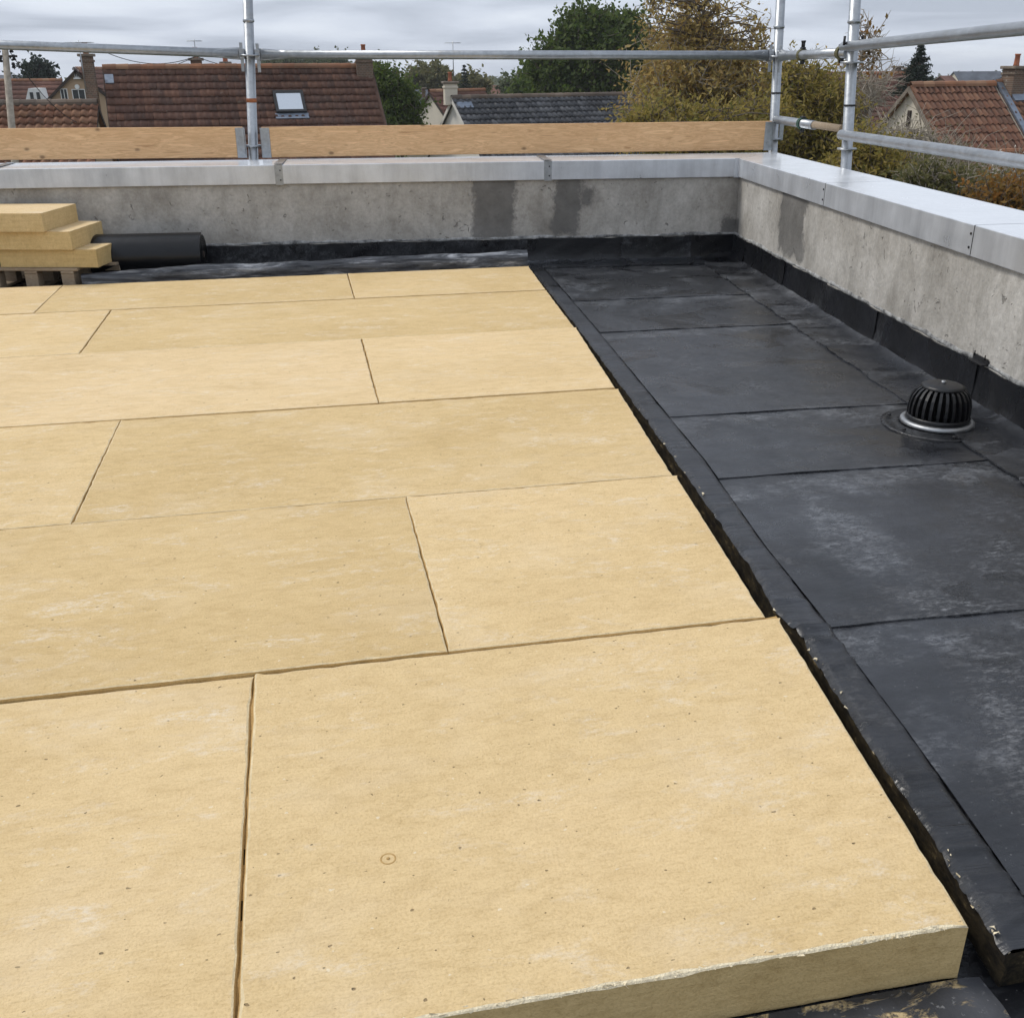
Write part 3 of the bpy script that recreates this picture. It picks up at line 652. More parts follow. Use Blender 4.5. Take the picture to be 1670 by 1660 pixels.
# ================================================================== INSULATION BOARDS
def board_mesh(corners, z0, z1, seed, gapf=1.0, step=.035, rough_front=0, tongue=()):
    """slab with slightly ragged arrises; corners counter-clockwise"""
    rg = random.Random(seed); ring = []; nrm = []
    n = len(corners); area = sum(corners[i][0]*corners[(i+1) % n][1]-corners[(i+1) % n][0]*corners[i][1] for i in range(n))
    for i in range(n):
        A = Vector((*corners[i], 0)); B = Vector((*corners[(i+1) % n], 0)); L = (B-A).length; k = max(2, int(L/step)); d = (B-A)/L; nn = Vector((d.y, -d.x, 0))
        for j in range(k):
            t = j/k; jit = 0 if j == 0 else rg.gauss(0, .0007)+.0006*wob(L*t*1.3, seed+i)
            chip = 0 if j == 0 or rg.random() > .05 else rg.uniform(.002, .008)
            ring.append((A+(B-A)*t, nn, jit, chip, i == 0 and rough_front))
    N = len(ring); mb = MB(); V0 = []; V1 = []; V2 = []; V3 = []
    for q, nn, jit, chip, fr in ring:
        b = (.0022 if fr else .0042)+abs(rg.gauss(0, .0016))+(abs(rg.gauss(0, .0018)) if fr else 0)
        base = q-nn*((.0031/max(1, gapf*.8) if abs(nn.y) > .7 else .0015)*gapf)+nn*jit
        V0.append((base.x, base.y, z0)); V1.append((base.x, base.y, z1-b-chip*.8)); c2 = base-nn*(b*.5+chip*.3); V2.append((c2.x, c2.y, z1-b*.3-chip*.2)); c3 = base-nn*(b*1.3+chip); V3.append((c3.x, c3.y, z1))
    o = [V0, V1, V2, V3]; mb.v = [x for l_ in o for x in l_]
    for lv in range(3):
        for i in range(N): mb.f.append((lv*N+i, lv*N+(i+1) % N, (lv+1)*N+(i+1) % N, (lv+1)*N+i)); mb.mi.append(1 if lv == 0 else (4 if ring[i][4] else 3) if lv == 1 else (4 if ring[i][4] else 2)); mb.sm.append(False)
    for i in tongue:     # rebated lip that the next board laps over
        A = Vector((*corners[i], 0)); B = Vector((*corners[(i+1) % n], 0)); d = (B-A).normalized(); nn = Vector((d.y, -d.x, 0)); a_, b_ = A+d*.006, B-d*.006
        K = max(2, int((b_-a_).length/.05)); vs_ = []
        for j in range(K+1):
            p = a_+(b_-a_)*(j/K); w = (.0030 if abs(nn.y) > .7 else .0015)+rg.gauss(0, .0007); zt = z1-.012+rg.gauss(0, .003)
            for oo, z in ((-.012, zt), (w, zt), (w, zt-.05), (-.012, zt-.05)): q = p+nn*oo; vs_.append((q.x, q.y, z))
        hole = [rg.random() < .13 for _ in range(K)]; mb.add(vs_, [(4*j+k, 4*j+(k+1) % 4, 4*j+4+(k+1) % 4, 4*j+4+k) for j in range(K) for k in range(4) if not hole[j]], 3)
    mb.f.append(tuple(range(3*N, 4*N))); mb.mi.append(0); mb.sm.append(False)
    mb.f.append(tuple(reversed(range(N)))); mb.mi.append(1); mb.sm.append(False)
    return mb
simple('foam_arris', (.66, .53, .32), .95, var=.18, scale=40, bump=.4)
BM = ['foam_facing', 'foam_core', 'foam_arris', 'foam_joint', 'foam_crumb']
ROWS = [1.268, 2.451, 3.603, 4.812, 6.130, 7.318, 8.295]
def edge_x(y, k):     # the saw-cut right end, parallel to the gutter
    jog = [0, -.022, -.012, -.004, .0, .008][k]; return 1.141+(y-1.268)*.1325*(1 if k == 0 else .985 if k == 1 else .97) + jog - [0, .0, .0, .02, .06, .09][k]
REDGE = [((1.268, 1.141), (2.451, 1.300)), ((2.451, 1.262), (3.603, 1.398)), ((3.603, 1.386), (4.812, 1.523)), ((4.812, 1.512), (6.130, 1.652)), ((6.130, 1.645), (7.318, 1.742)), ((7.318, 1.738), (8.295, 1.822))]
LE = -5.4
BOARDS = [  # row, left x, right x (None = cut end), label
 (0, -.22, None, 'insulation board nearest the viewer, with the crumbled front edge at bottom right'),
 (0, -2.62, -.22, 'insulation board at the bottom left corner of the photo'),
 (1, .312, None, 'cut insulation board in the second row from the viewer, ending at the gutter'),
 (1, -2.09, .312, 'long insulation board in the second row from the viewer, at left'),
 (2, -.89, None, 'long insulation board in the third row from the viewer, ending at the gutter'),
 (2, -3.29, -.89, 'insulation board at the left end of the third row from the viewer'),
 (3, .311, None, 'short insulation board in the fourth row from the viewer, ending at the gutter'),
 (3, -2.09, .311, 'long insulation board in the fourth row from the viewer, at left'),
 (4, -1.298, None, 'very long insulation board in the fifth row from the viewer, ending at the gutter'),
 (4, -3.70, -1.298, 'insulation board at the left end of the fifth row from the viewer'),
 (5, .345, None, 'insulation board at the far right corner of the laid area, beside the gutter'),
 (5, -1.79, .345, 'insulation board of the farthest laid row, between two joints in front of the foil strip'),
 (5, -4.19, -1.79, 'insulation board of the farthest laid row, in front of the pallet'),
]
for k, (row, xl, xr, lab) in enumerate(BOARDS):
    y0, y1 = ROWS[row], ROWS[row+1]
    tl = random.uniform(-.003, .003)
    if xr is None: (ya, xa), (yb, xb) = REDGE[row]; cs = [(xl, y0), (xa, y0), (xb, y1), (xl+tl, y1)]
    else: cs = [(xl, y0), (xr, y0), (xr+tl, y1), (xl+tl, y1)]
    gf = [2.0, 2.0, 1, 1.2, 1.1, 1, 1.2, 1, 1, 1, 1.2, 1, 1][k]
    mb = board_mesh(cs, DECK+.004, [0, -.003, .0015, .003, -.001, .0005, .003, .002, -.001, .0005, .003, .002, .0035][k], 100+k, gf, rough_front=1 if k == 0 else 0, tongue=([] if row == 5 else [2])+([] if xr is None else [1]))
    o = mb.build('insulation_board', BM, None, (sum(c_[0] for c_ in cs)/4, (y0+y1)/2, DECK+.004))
    tag(o, lab, 'insulation board', 'laid insulation boards')
    if k == 0: front_board = o
# crumbs along the broken front arris
mb = MB(); rg = random.Random(5)
for k in range(420):
    x = rg.uniform(-.2, 1.13); y = 1.2735+abs(rg.gauss(0, .004))*(2.2 if .45 < x < .75 else 1); s_ = rg.uniform(.0012, .0040); z = -.002-max(0, (1.2735+.004-y))*.6
    vs_ = [Vector((x, y, z))+Vector((rg.gauss(0, 1.6), rg.gauss(0, .8), rg.gauss(0, .6)))*s_ for _ in range(5)]
    mb.add(vs_, [(0, 1, 2), (0, 2, 3), (0, 3, 4), (1, 2, 4), (0, 1, 4), (2, 3, 4)])
stuff(mb.build('crumbled_edge', 'foam_crumb', front_board))

d_ = at(633, 1400, 1.0)-CAM; rp = CAM+d_*(1.5/-d_.z); mb = MB(); mb.lathe([(.0125, -.001), (.014, .0006), (.016, .0007), (.0175, -.001)], (rp.x, rp.y, .0002), 22, closed=True); mb.lathe([(.0035, -.001), (.0035, .0016), (.001, .002)], (rp.x, rp.y, 0), 8); mb.build('ring_mark', 'foam_joint', front_board)
# offcut of membrane in front of the nearest board
mb = MB()
def ofn(u, v):
    x = lerp(-.6, 1.185+.006*wob(v*5, 2), u); y = lerp(.55, 1.262, v); e = max(0, (u-.97)/.03); e2 = max(0, (v-.95)/.05)
    return (x-.03*e*max(0, .5-v), y, DECK+.014+.004*wob(x*6, 1)*wob(y*9, 3)-.008*e*e-.004*e2*e2)
mb.grid(ofn, 70, 30); tag(mb.build('membrane_offcut', 'membrane_with_foam_residue'), 'black membrane smeared with foam residue in front of the nearest board', 'membrane')

# ---- pallet with three boards
PR = math.radians(-14)
def loc(px_, py_, z, ang=PR):
    c_, s_ = math.cos(ang), math.sin(ang); return Vector((px_*c_-py_*s_, px_*s_+py_*c_, z))
def rect(x0, y0, w, d, ang=PR):
    """corner x0,y0 is the front right corner"""
    pts = [loc(-w, 0, 0, ang), loc(0, 0, 0, ang), loc(0, d, 0, ang), loc(-w, d, 0, ang)]; return [(x0+p.x, y0+p.y) for p in pts]
STK = [(-1.525, 8.365, .112, .247, .62, 'bottom insulation board of the three stacked on the pallet'), (-1.69, 8.372, .2485, .384, .61, 'middle insulation board of the three stacked on the pallet'), (-1.868, 8.378, .3855, .521, .62, 'top insulation board of the three stacked on the pallet')]
for k, (x, y, z0, z1, d, lab) in enumerate(STK):
    cs = rect(x, y, .76, d-.03); mb = board_mesh(cs, z0, z1, 300+k, 0, .05)
    tag(mb.build('stacked_board', BM, None, (x-.6, y+.3, z0)), lab, 'insulation board', 'boards stacked on the pallet')
pal = empty('wooden_pallet', (-2.1, 8.65, GUT), 'worn grey wooden pallet under the three stacked boards', 'pallet')
def palbox(x0, x1, y0, y1, z0, z1, name):
    M_ = Matrix.Translation((-1.70, 8.375, 0)) @ Matrix.Rotation(PR, 4, 'Z'); mb = MB(); mb.bevbox((x0, y0, z0), (x1, y1, z1), .003, 0, M_); return mb.build(name, 'pallet_wood', pal)
for j, y in enumerate((.0, .24, .475)):
    palbox(-.70, .22 if j else .02, y, y+.095, .0885, .1095, 'deck_board')
for x in (-.70, -.40, -.115):
    palbox(x, x+.10, 0, .57, .0685, .0875, 'stringer_board')
    for y in (.0, .25, .47): palbox(x, x+.10, y+.002, y+.093, GUT+.017, .0675, 'block')
    palbox(x-.003, x+.105, 0, .57, GUT-.002, GUT+.016, 'bottom_board')
palbox(.10, .22, .30, .57, .040, .0875, 'side_plank')

# ---- roll of membrane
rl = empty('membrane_roll', (-1.1, 8.78, GUT), 'black roll of roofing membrane lying against the back parapet beside the pallet', 'roll')
A, B = Vector((-1.62, 8.80, .125)), Vector((-.77, 8.725, .125)); d = (B-A).normalized(); sx = d.cross(Vector((0, 0, 1)))
def roll_pts(P, n=150, turns=7, r0=.045, r1=.176):
    out = []
    for i in range(n+1):
        t = i/n; th = 2*math.pi*turns*t+math.pi*.5; r = lerp(r0, r1, t)+.0022*math.sin(th*2+1)*t; out.append(P+sx*(math.cos(th)*r)+Vector((0, 0, math.sin(th)*r)))
    return out
mb = MB(); ra, rb = roll_pts(A), roll_pts(B); n = len(ra)
mb.add(ra+rb, [(i, i+1, n+i+1, n+i) for i in range(n-1)], 0, True)
for P, ring, sg in ((A, ra, -1), (B, rb, 1)):
    inner = [P+(q-P)*(1-.010/max(.012, (q-P).length)) - d*sg*.0 for q in ring]; mb.add(ring+inner, [(i, i+1, n+i+1, n+i) for i in range(n-1)])
mb.build('wound_sheet', 'black_rubber', rl)
mb = MB(); mb.tube(A+d*.012, B-d*.012, .165, n=40); mb.build('roll_core', 'membrane_wall', rl)
mb = MB(); mb.tube(A-d*.0, B+d*.004, .028, n=16); mb.build('cardboard_tube', 'dark_wood', rl)

# ---- foil-faced strip lying along the far edge of the boards
mb = MB()
def ffn(u, v):
    x = lerp(-1.66, 1.825, u); hh = .090+.028*u+.010*wob(x*1.4, 3)+.0015*wob(x*5, 5); y0 = 8.345+.012*wob(x*1.3, 2)
    prof = [(0, -.045), (.004, .35*hh), (.016, .8*hh), (.034, hh), (.055, .93*hh), (.075, .5*hh), (.10, .1*hh), (.12, -.045)]
    i = min(6, int(v*7)); t = v*7-i; a_, b_ = prof[i], prof[i+1]; cr_ = .0030*wob(x*3+v*5, 2)+.0010*wob(x*9+v*9, 6)
    return (x, y0+lerp(a_[0], b_[0], t)+cr_, lerp(a_[1], b_[1], t)-.02*(v > .3)*(.5+.5*math.sin(x*2.3))*(u < .4)+cr_*.8 if 0 < v < 1 else -.049)
mb.grid(ffn, 170, 14); e0 = [ffn(1, j/14) for j in range(15)]; mb.add(e0, [tuple(range(15))]); e0 = [ffn(0, j/14) for j in range(15)]; mb.add(e0, [tuple(reversed(range(15)))])
a = NM('foil_film', .4, .55, .5); v = a.coord(); c = a.ramp(a.noise(a.coord((.7, 3, 6)), 4, 6, .7, .6), (.36, (.020, .021, .025)), (.54, (.10, .105, .115)), (.70, (.46, .47, .49))); a.color(c); a.bump(a.noise(a.coord((.5, 2, 2)), 9, 5, .6, .5), .4, .015)
tag(mb.build('foil_strip', 'foil_film'), 'crumpled silvery foil strip along the far edge of the laid boards', 'foil strip')

# ---- roof drain
DC = Vector((2.875, 4.10, GUT-.004))
dr = empty('roof_drain', DC, 'black ribbed dome roof drain with a metal ring by the right parapet', 'drain')
mb = MB(); mb.lathe([(.265, -.012), (.268, .000), (.245, .003), (.24, .000), (.205, .000), (.195, .005), (.18, .005), (.175, -.012)], DC, 48, closed=True); mb.build('flange', 'membrane_wall', dr)
mb = MB(); mb.lathe([(.140, .004), (.172, .004), (.178, .010), (.176, .022), (.166, .029), (.145, .028)], DC, 48, closed=True); mb.build('clamping_ring', 'steel_ring', dr)
for k in range(6):
    t = k*math.pi/3+.3; MB().lathe([(.009, 0), (.009, .007), (.005, .010)], DC+Vector((.232*math.cos(t), .232*math.sin(t), .006)), 8).build('bolt', 'dark_steel', dr)
dm = MB(); dm.lathe([(.140, .026), (.151, .026), (.153, .045), (.146, .053), (.136, .049)], DC, 48, closed=True); dome = dm.build('dome_rim', 'black_plastic', dr)
prof = [(.147, .042), (.150, .075), (.148, .110), (.139, .147), (.120, .177), (.097, .194), (.072, .200)]
for k in range(26):
    t0 = 2*math.pi*k/26; vs_ = []; w = .0075
    for r, z in prof:
        ct, st = math.cos(t0), math.sin(t0); ww = w*(.62+.38*r/.16)
        for dr_, s_ in ((0, -1), (0, 1), (-.016, 1), (-.016, -1)):
            rr = r+dr_; vs_.append((DC.x+rr*ct-st*ww*s_, DC.y+rr*st+ct*ww*s_, DC.z+z+(.0 if dr_ == 0 else -.004)))
    L_ = len(prof); fs = [(4*i+j, 4*i+(j+1) % 4, 4*i+4+(j+1) % 4, 4*i+4+j) for i in range(L_-1) for j in range(4)]
    m_ = MB(); m_.add(vs_, fs+[(3, 2, 1, 0), tuple(4*(L_-1)+j for j in range(4))]); m_.build('rib', 'black_plastic', dr)
mb = MB(); mb.lathe([(.098, .184), (.106, .196), (.084, .2065), (.045, .211), (.0, .212)], DC, 36); mb.build('dome_cap', 'black_plastic', dr)
mb = MB(); mb.lathe([(.012, .208), (.012, .220), (.007, .224), (0.001, .2245)], DC, 12); mb.build('cap_screw', 'steel_ring', dr)
mb = MB(); mb.lathe([(.130, .03), (.132, .075), (.129, .110), (.119, .143), (.100, .170), (.078, .186), (.0, .188)], DC, 36); mb.build('shade_core', 'drain_shade', dr)  # added solid core, so the gaps between ribs read as black shade

dr.scale = (.94, .94, .94)
# ================================================================== SCAFFOLD
RT = .0400; RR = .0355
def pole(name, foot, top, label, marks):
    foot, top = Vector(foot), Vector(top); d = (top-foot)/(top.z-foot.z)
    P = lambda z: foot+d*(z-foot.z)
    r_ = empty(name, P(GROUND_Z), label, 'scaffold pole', 'scaffold poles round the roof')
    mb = MB(); mb.tube(P(GROUND_Z), P(3.3), RT*1.0, n=20); mb.build('tube', 'galvanised', r_)
    for z, kind in marks:
        mb = MB()
        if kind == 'collar': mb.lathe([(RT+.001, -.012), (RT+.006, -.010), (RT+.006, .010), (RT+.001, .012)], P(z), 20, closed=True); mb.build('collar', 'galvanised', r_)
        if kind == 'band': mb.lathe([(RT+.0005, -.016), (RT+.0018, -.016), (RT+.0018, .016), (RT+.0005, .016)], P(z), 20, closed=True); mb.build('painted_band', 'rust_band', r_)
        if kind == 'dark': mb.lathe([(RT+.0005, -.006), (RT+.0035, -.006), (RT+.0035, .006), (RT+.0005, .006)], P(z), 20, closed=True); mb.build('clip_ring', 'dark_steel', r_)
        if kind == 'rosette':
            c_ = P(z); mb.lathe([(RT+.0008, -.007), (.080, -.007), (.080, .007), (RT+.0008, .007)], c_, 24, closed=True); mb.build('rosette', 'galvanised', r_)
        if kind == 'plate': mb.lathe([(RT+.0008, -.006), (.074, -.006), (.074, .006), (RT+.0008, .006)], P(z), 8, closed=True); mb.build('toe_board_lug', 'galvanised', r_)
    return P
P1 = pole('scaffold_pole', (-.332, 9.50, .782), (-.252, 9.50, 2.03), 'galvanised scaffold pole between the two toe boards, left of the skylight', [(1.86, 'collar'), (1.60, 'rosette'), (1.255, 'band'), (.895, 'plate')])
P2 = pole('scaffold_pole', (4.275, 9.135, .782), (4.218, 9.135, 2.03), 'galvanised scaffold pole behind the roof corner, at the right end of the toe board', [(1.81, 'collar'), (1.575, 'rosette'), (1.28, 'dark'), (.895, 'plate')])
P3 = pole('scaffold_pole', (4.108, 7.48, .782), (4.018, 7.48, 2.03), 'galvanised scaffold pole right of the corner, where the side rails begin', [(1.79, 'collar'), (1.52, 'rosette'), (1.23, 'dark'), (.925, 'plate')])
BY = lambda X: 9.485+(X+.330)*(9.115-9.485)/(4.265+.330)
def rail(A, B, label, heads=(True, True), r=RR, grp='guard rails', name='guard_rail'):
    A, B = Vector(A), Vector(B); d = (B-A).normalized(); L = (B-A).length; up = Vector((0, 0, 1)); sd_ = d.cross(up).normalized()
    o = empty(name, A, label, 'scaffold rail', grp)
    a_ = A+d*(.10 if heads[0] else 0); b_ = B-d*(.10 if heads[1] else 0)
    mb = MB(); mb.tube(a_, b_, r, n=20); mb.build('tube', 'galvanised', o)
    for on, P_, dd in ((heads[0], A, d), (heads[1], B, -d)):
        if not on: continue
        mb = MB(); sec = []
        for t, hw, hh in ((.18, .004, .018), (.13, .030, .029), (.10, .0285, .0285)):
            pass
        # flattened, flared end of the tube
        rings = [(.30, RR*1.02, RR*1.02), (.22, RR*.95, RR*1.10), (.13, RR*.45, RR*1.30), (.075, RR*.40, RR*1.35)]; vs_ = []; n = 14
        for t, aw, ah in rings:
            c_ = P_+dd*t
            for k in range(n): th = 2*math.pi*k/n; vs_.append(c_+sd_*(math.cos(th)*aw)+up*(math.sin(th)*ah))
        mb.add(vs_, [(i*n+k, i*n+(k+1) % n, (i+1)*n+(k+1) % n, (i+1)*n+k) for i in range(3) for k in range(n)]+[tuple(range(n)), tuple(3*n+k for k in range(n))], 0, True)
        hd = mb.build('rail_head', 'galvanised', o)
        Mx = Matrix((dd, sd_, up)).transposed().to_4x4(); Mx.translation = P_+dd*.045
        MB().bevbox((-.004, -.022, -.040), (.040, .022, .040), .003, 0, Mx).build('wedge_housing', 'galvanised', hd)
        Mx2 = Mx.copy(); Mx2.translation = P_+dd*.066; mb = MB(); mb.bevbox((-.013, -.005, -.135), (.013, .005, .085), .002, 0, Mx2); mb.build('wedge', 'galvanised', hd)
    return o
def zb(px, py, X): return at(px, py, BY(X)).z
p_l = at(-60, 71.5, BY(-2.4)); rail((P1(1.61)-(P1(1.61)-p_l).normalized()*3.6), P1(1.61), 'galvanised guard rail left of the first scaffold pole, above the big tiled roof', (False, True))
rail(P1(1.605), P2(1.585), 'long galvanised guard rail between the two scaffold poles of the back side')
q3 = P3(1.575)
mb_dir = (P3(1.575)-P2(1.575)).normalized()
rail(P2(1.58), P3(1.585)-mb_dir*.03+Vector((-.02, 0, .0)), 'short guard rail joining the two right-hand scaffold poles at the top', (True, False))
far_r = Vector((3.787-.045, 5.22, 1.672)); dR = (far_r-Vector((4.03, 7.47+.1, 1.628))).normalized(); s0 = Vector((4.03, 7.47, 1.628))+NR*-.01
rail(s0-dR*.12, s0+dR*6.0, 'upper galvanised side rail rising towards the right edge of the photo', (False, False), grp='side rails')
m0 = P3(1.025)+NR*-.0+Vector((-.052, 0, 0)); far_m = Vector((3.715, 5.0, 1.037)); dM = (far_m-m0).normalized()
rail(m0-dM*.0, m0+dM*6.0, 'lower galvanised side rail in front of the orange tiled house', (False, False), grp='side rails', name='mid_rail')
t0 = P2(1.06); t1 = P3(1.055)
dd = (t1-t0).normalized()
rail(t0+dd*.05, t0+dd*.98, 'short lower rail with green coupler between the two right-hand poles', (False, False), grp='short rails', name='mid_rail')
mb = MB(); mb.tube(t0+dd*.74+Vector((0,0,.004)), t0+dd*1.56+Vector((0,0,.004)), RR*.80, n=16); tag(mb.build('wooden_pole', 'pallet_wood'), 'short tan wooden pole end behind the green coupler', 'wooden pole')
# couplers
def coupler(c, axis, mat, label, ears=True, RT=RR):
    c = Vector(c); axis = Vector(axis).normalized(); up = Vector((0, 0, 1)); sd_ = axis.cross(up).normalized()
    o = empty('tube_coupler', c, label, 'coupler', 'tube couplers on the right-hand rails')
    n = 16; vs_ = []
    for t, r in ((-.026, RT+.0015), (-.026, RT+.010), (.026, RT+.010), (.026, RT+.0015)):
        for k in range(n): th = 2*math.pi*k/n; vs_.append(c+axis*t+sd_*(math.cos(th)*r)+up*(math.sin(th)*r*1.04))
    mb = MB(); mb.add(vs_, [(i*n+k, i*n+(k+1) % n, ((i+1) % 4)*n+(k+1) % n, ((i+1) % 4)*n+k) for i in range(4) for k in range(n)], 0, False); mb.build('clamp_band', mat, o)
    Mx = Matrix((axis, sd_, up)).transposed().to_4x4(); Mx.translation = c
    MB().bevbox((-.034, -.014, RT+.008), (.034, .014, RT+.022), .003, 0, Mx).build('flap_plate', 'dark_steel', o)
    if ears:
        for s_ in (-.021, .021):
            b_ = c+axis*s_; mb = MB(); mb.tube(b_+up*(RT+.015), b_+up*(RT+.072), .0085, n=10); bo = mb.build('bolt', 'dark_steel', o)
            MB().lathe([(.013, 0), (.013, .014), (.0, .0145)], b_+up*(RT+.058), 6).build('nut', 'dark_steel', bo)
    for s_ in (-.018, .024):
        b_ = c+axis*s_; MB().path([b_-up*(RT+.004), b_-up*(RT+.02)-sd_*.006, b_-up*(RT+.034)], [.011, .013, .009], 8).build('lug', 'dark_steel', o)
    return o
c1 = P2(1.58)+(P3(1.585)-P2(1.58)).normalized()*.62
coupler(c1, P3(1.585)-P2(1.58), 'olive_coupler', 'olive coupler with two black bolts on the short upper rail')
c2 = P3(1.60)-(P3(1.585)-P2(1.58)).normalized()*.16
coupler(c2+Vector((-.02, 0, -.012)), P3(1.585)-P2(1.58), 'olive_coupler', 'mossy olive coupler just left of the right-hand scaffold pole', False)
coupler(t0+dd*.70, dd, 'green_coupler', 'dark green coupler on the short lower rail by the toe board', False)
Mx = Matrix.Translation(P3(1.66)); o3 = empty('pole_clamp', P3(1.64), 'black clamp around the right-hand scaffold pole above the side rail', 'clamp')
MB().lathe([(RT+.001, -.012), (RT+.012, -.012), (RT+.012, .012), (RT+.001, .012)], P3(1.645), 18, closed=True).build('clamp_band', 'dark_steel', o3)
for dx_ in (-.075, .065):
    b_ = P3(1.645)+Vector((dx_, -.012, 0)); MB().tube(b_-Vector((0, 0, .012)), b_+Vector((0, 0, .050)), .009, n=10).build('bolt', 'dark_steel', o3)
    MB().bevbox((min(0, dx_)+(.042 if dx_ > 0 else 0), -.018, -.006), (max(0, dx_)-(.042 if dx_ < 0 else 0), -.006, .006), .002, 0, Matrix.Translation(P3(1.645))).build('clamp_ear', 'dark_steel', o3)
# toe boards with end brackets
def toe(A, B, zA, zB, h, label, brA, brB):
    A, B = Vector((A[0], A[1], 0)), Vector((B[0], B[1], 0)); d = (B-A).normalized(); nn = Vector((d.y, -d.x, 0))
    if nn.y > 0: nn = -nn
    L = (B-A).length; sl = math.atan2(zB-zA, L); o = empty('toe_board', (A.x, A.y, zA), label, 'toe board', 'wooden toe boards')
    Mx = Matrix((d*math.cos(sl)+Vector((0, 0, math.sin(sl))), -nn, Vector((0, 0, 1)))).transposed().to_4x4(); Mx.translation = Vector((A.x, A.y, zA))
    MB().bevbox((0, -.004, 0), (L, .026, h), .003, 0, Mx).build('plank', 'toe_board_wood', o)
    for on, x0 in ((brA, -.012), (brB, L-.062)):
        if not on: continue
        mb = MB(); mb.bevbox((x0, -.0105, -.004), (x0+.078, -.0045, h-.006), .002, 0, Mx); mb.bevbox((x0 if on == 'l' else x0+.066, -.0105, .02), (x0+.008 if on == 'l' else x0+.074, .05, h-.02), .001, 0, Mx)
        br = mb.build('end_bracket', 'galvanised', o)
        for zz_ in (.065, .165):
            c_ = Mx @ Vector((x0+.036, -.0105, zz_)); MB().tube(c_, c_+nn*.008, .0095, n=8).build('bolt', 'steel_ring', br)
    return o
ft = 9.46/8.592
xa = P1(.95).x
tb_z = lambda px, pyb, Y: at(px, pyb, Y).z
YA = BY(xa)-.045
L0 = at(-80, 261.5, YA+.16); za_ = at(385, 257.5, YA).z; zt_ = at(385, 207.5, YA).z
toe((L0.x-1.0, YA+.10+.08), (xa-.075, YA), at(0, 261, YA+.1).z+.006, za_, zt_-za_, 'wooden toe board left of the first scaffold pole, above the stacked boards', False, 'r')
zA2, zB2 = at(440, 257, YA).z, at(1245, 245, BY(4.2)-.045).z
toe((xa+.078, YA), (P2(.95).x-.055, BY(4.25)-.045), zA2, zB2, at(1245, 198, BY(4.2)-.045).z-zB2, 'long wooden toe board between the two back scaffold poles', 'l', 'r')
mb = MB(); Mx = Matrix.Translation(P2(.97)+Vector((.072, .0, 0))); mb.bevbox((-.02, -.006, -.09), (.02, .006, .085), .003, 0, Mx); tag(mb.build('toe_board_bracket', 'galvanised'), 'galvanised toe board bracket on the right side of the corner pole', 'bracket')

# ================================================================== HOUSES
def frame(O, ang):
    """ridge runs along U; V points to the front slope"""
    U = Vector((math.cos(ang), math.sin(ang), 0)); V = Vector((math.sin(ang), -math.cos(ang), 0)); return Vector(O), U, V
def tile_profile(style):
    if style == 'pan': return np.array([(0, .000), (.22, .055), (.42, .065), (.64, .012), (1.0, .000)])
    return np.array([(0, .010), (.10, .026), (.45, .026), (.55, .010), (1.0, .010)])
def tile_field(name, O, U, D, N, L, S, tw, ex, mat, parent, style='flat', seed=1, skip=None):
    """overlapping tiles, every one an island of its own, on a slope L wide and S long"""
    rg = np.random.default_rng(seed); nc, nr = int(round(L/tw)), int(math.ceil(S/ex)); P = tile_profile(style); k = len(P); V_ = []; F_ = []
    O, U, D, N = (np.array(x) for x in (O, U, D, N)); c = 0
    for j in range(nr):
        for i in range(nc):
            u0, s0 = i*tw, j*ex
            if skip and skip(u0+tw/2, s0+ex/2): continue
            ju, js, jh, tl = rg.normal(0, .006), rg.normal(0, .008), abs(rg.normal(0, .004)), rg.normal(0, .008)
            s1 = min(S+.04, s0+ex*1.02)
            up = [O+U*(u0+ju+p[0]*tw*1.02)+D*(s0+js)+N*(p[1]*.8) for p in P]
            lo = [O+U*(u0+ju+tl+p[0]*tw*1.02)+D*(s1+js)+N*(p[1]+.055+jh) for p in P]
            lp = [q-N*.055 for q in lo]
            V_ += up+lo+lp
            for a_ in range(k-1):
                F_.append((c+a_, c+k+a_, c+k+a_+1, c+a_+1)); F_.append((c+k+a_, c+2*k+a_, c+2*k+a_+1, c+k+a_+1))
            c += 3*k
    return stuff(mesh_obj(name, np.array(V_), np.array(F_), mat, parent))
def ridge_tiles(O, U, L, n, mat, parent, r=.13):
    mb = MB()
    for i in range(n):
        a_, b_ = O+U*(L*i/n-.02), O+U*(L*(i+1)/n+.02); vs_ = []; sd_ = U.cross(Vector((0, 0, 1)))
        for p, rr in ((a_, r*.92), (b_, r*1.04)):
            for k in range(7): t = math.pi*(-.08+1.16*k/6); vs_.append(p+sd_*(math.cos(t)*rr)+Vector((0, 0, math.sin(t)*rr-.04)))
        mb.add(vs_, [(k, k+1, 8+k, 7+k) for k in range(6)], 0, False)
    return stuff(mb.build('ridge_tiles', mat, parent))
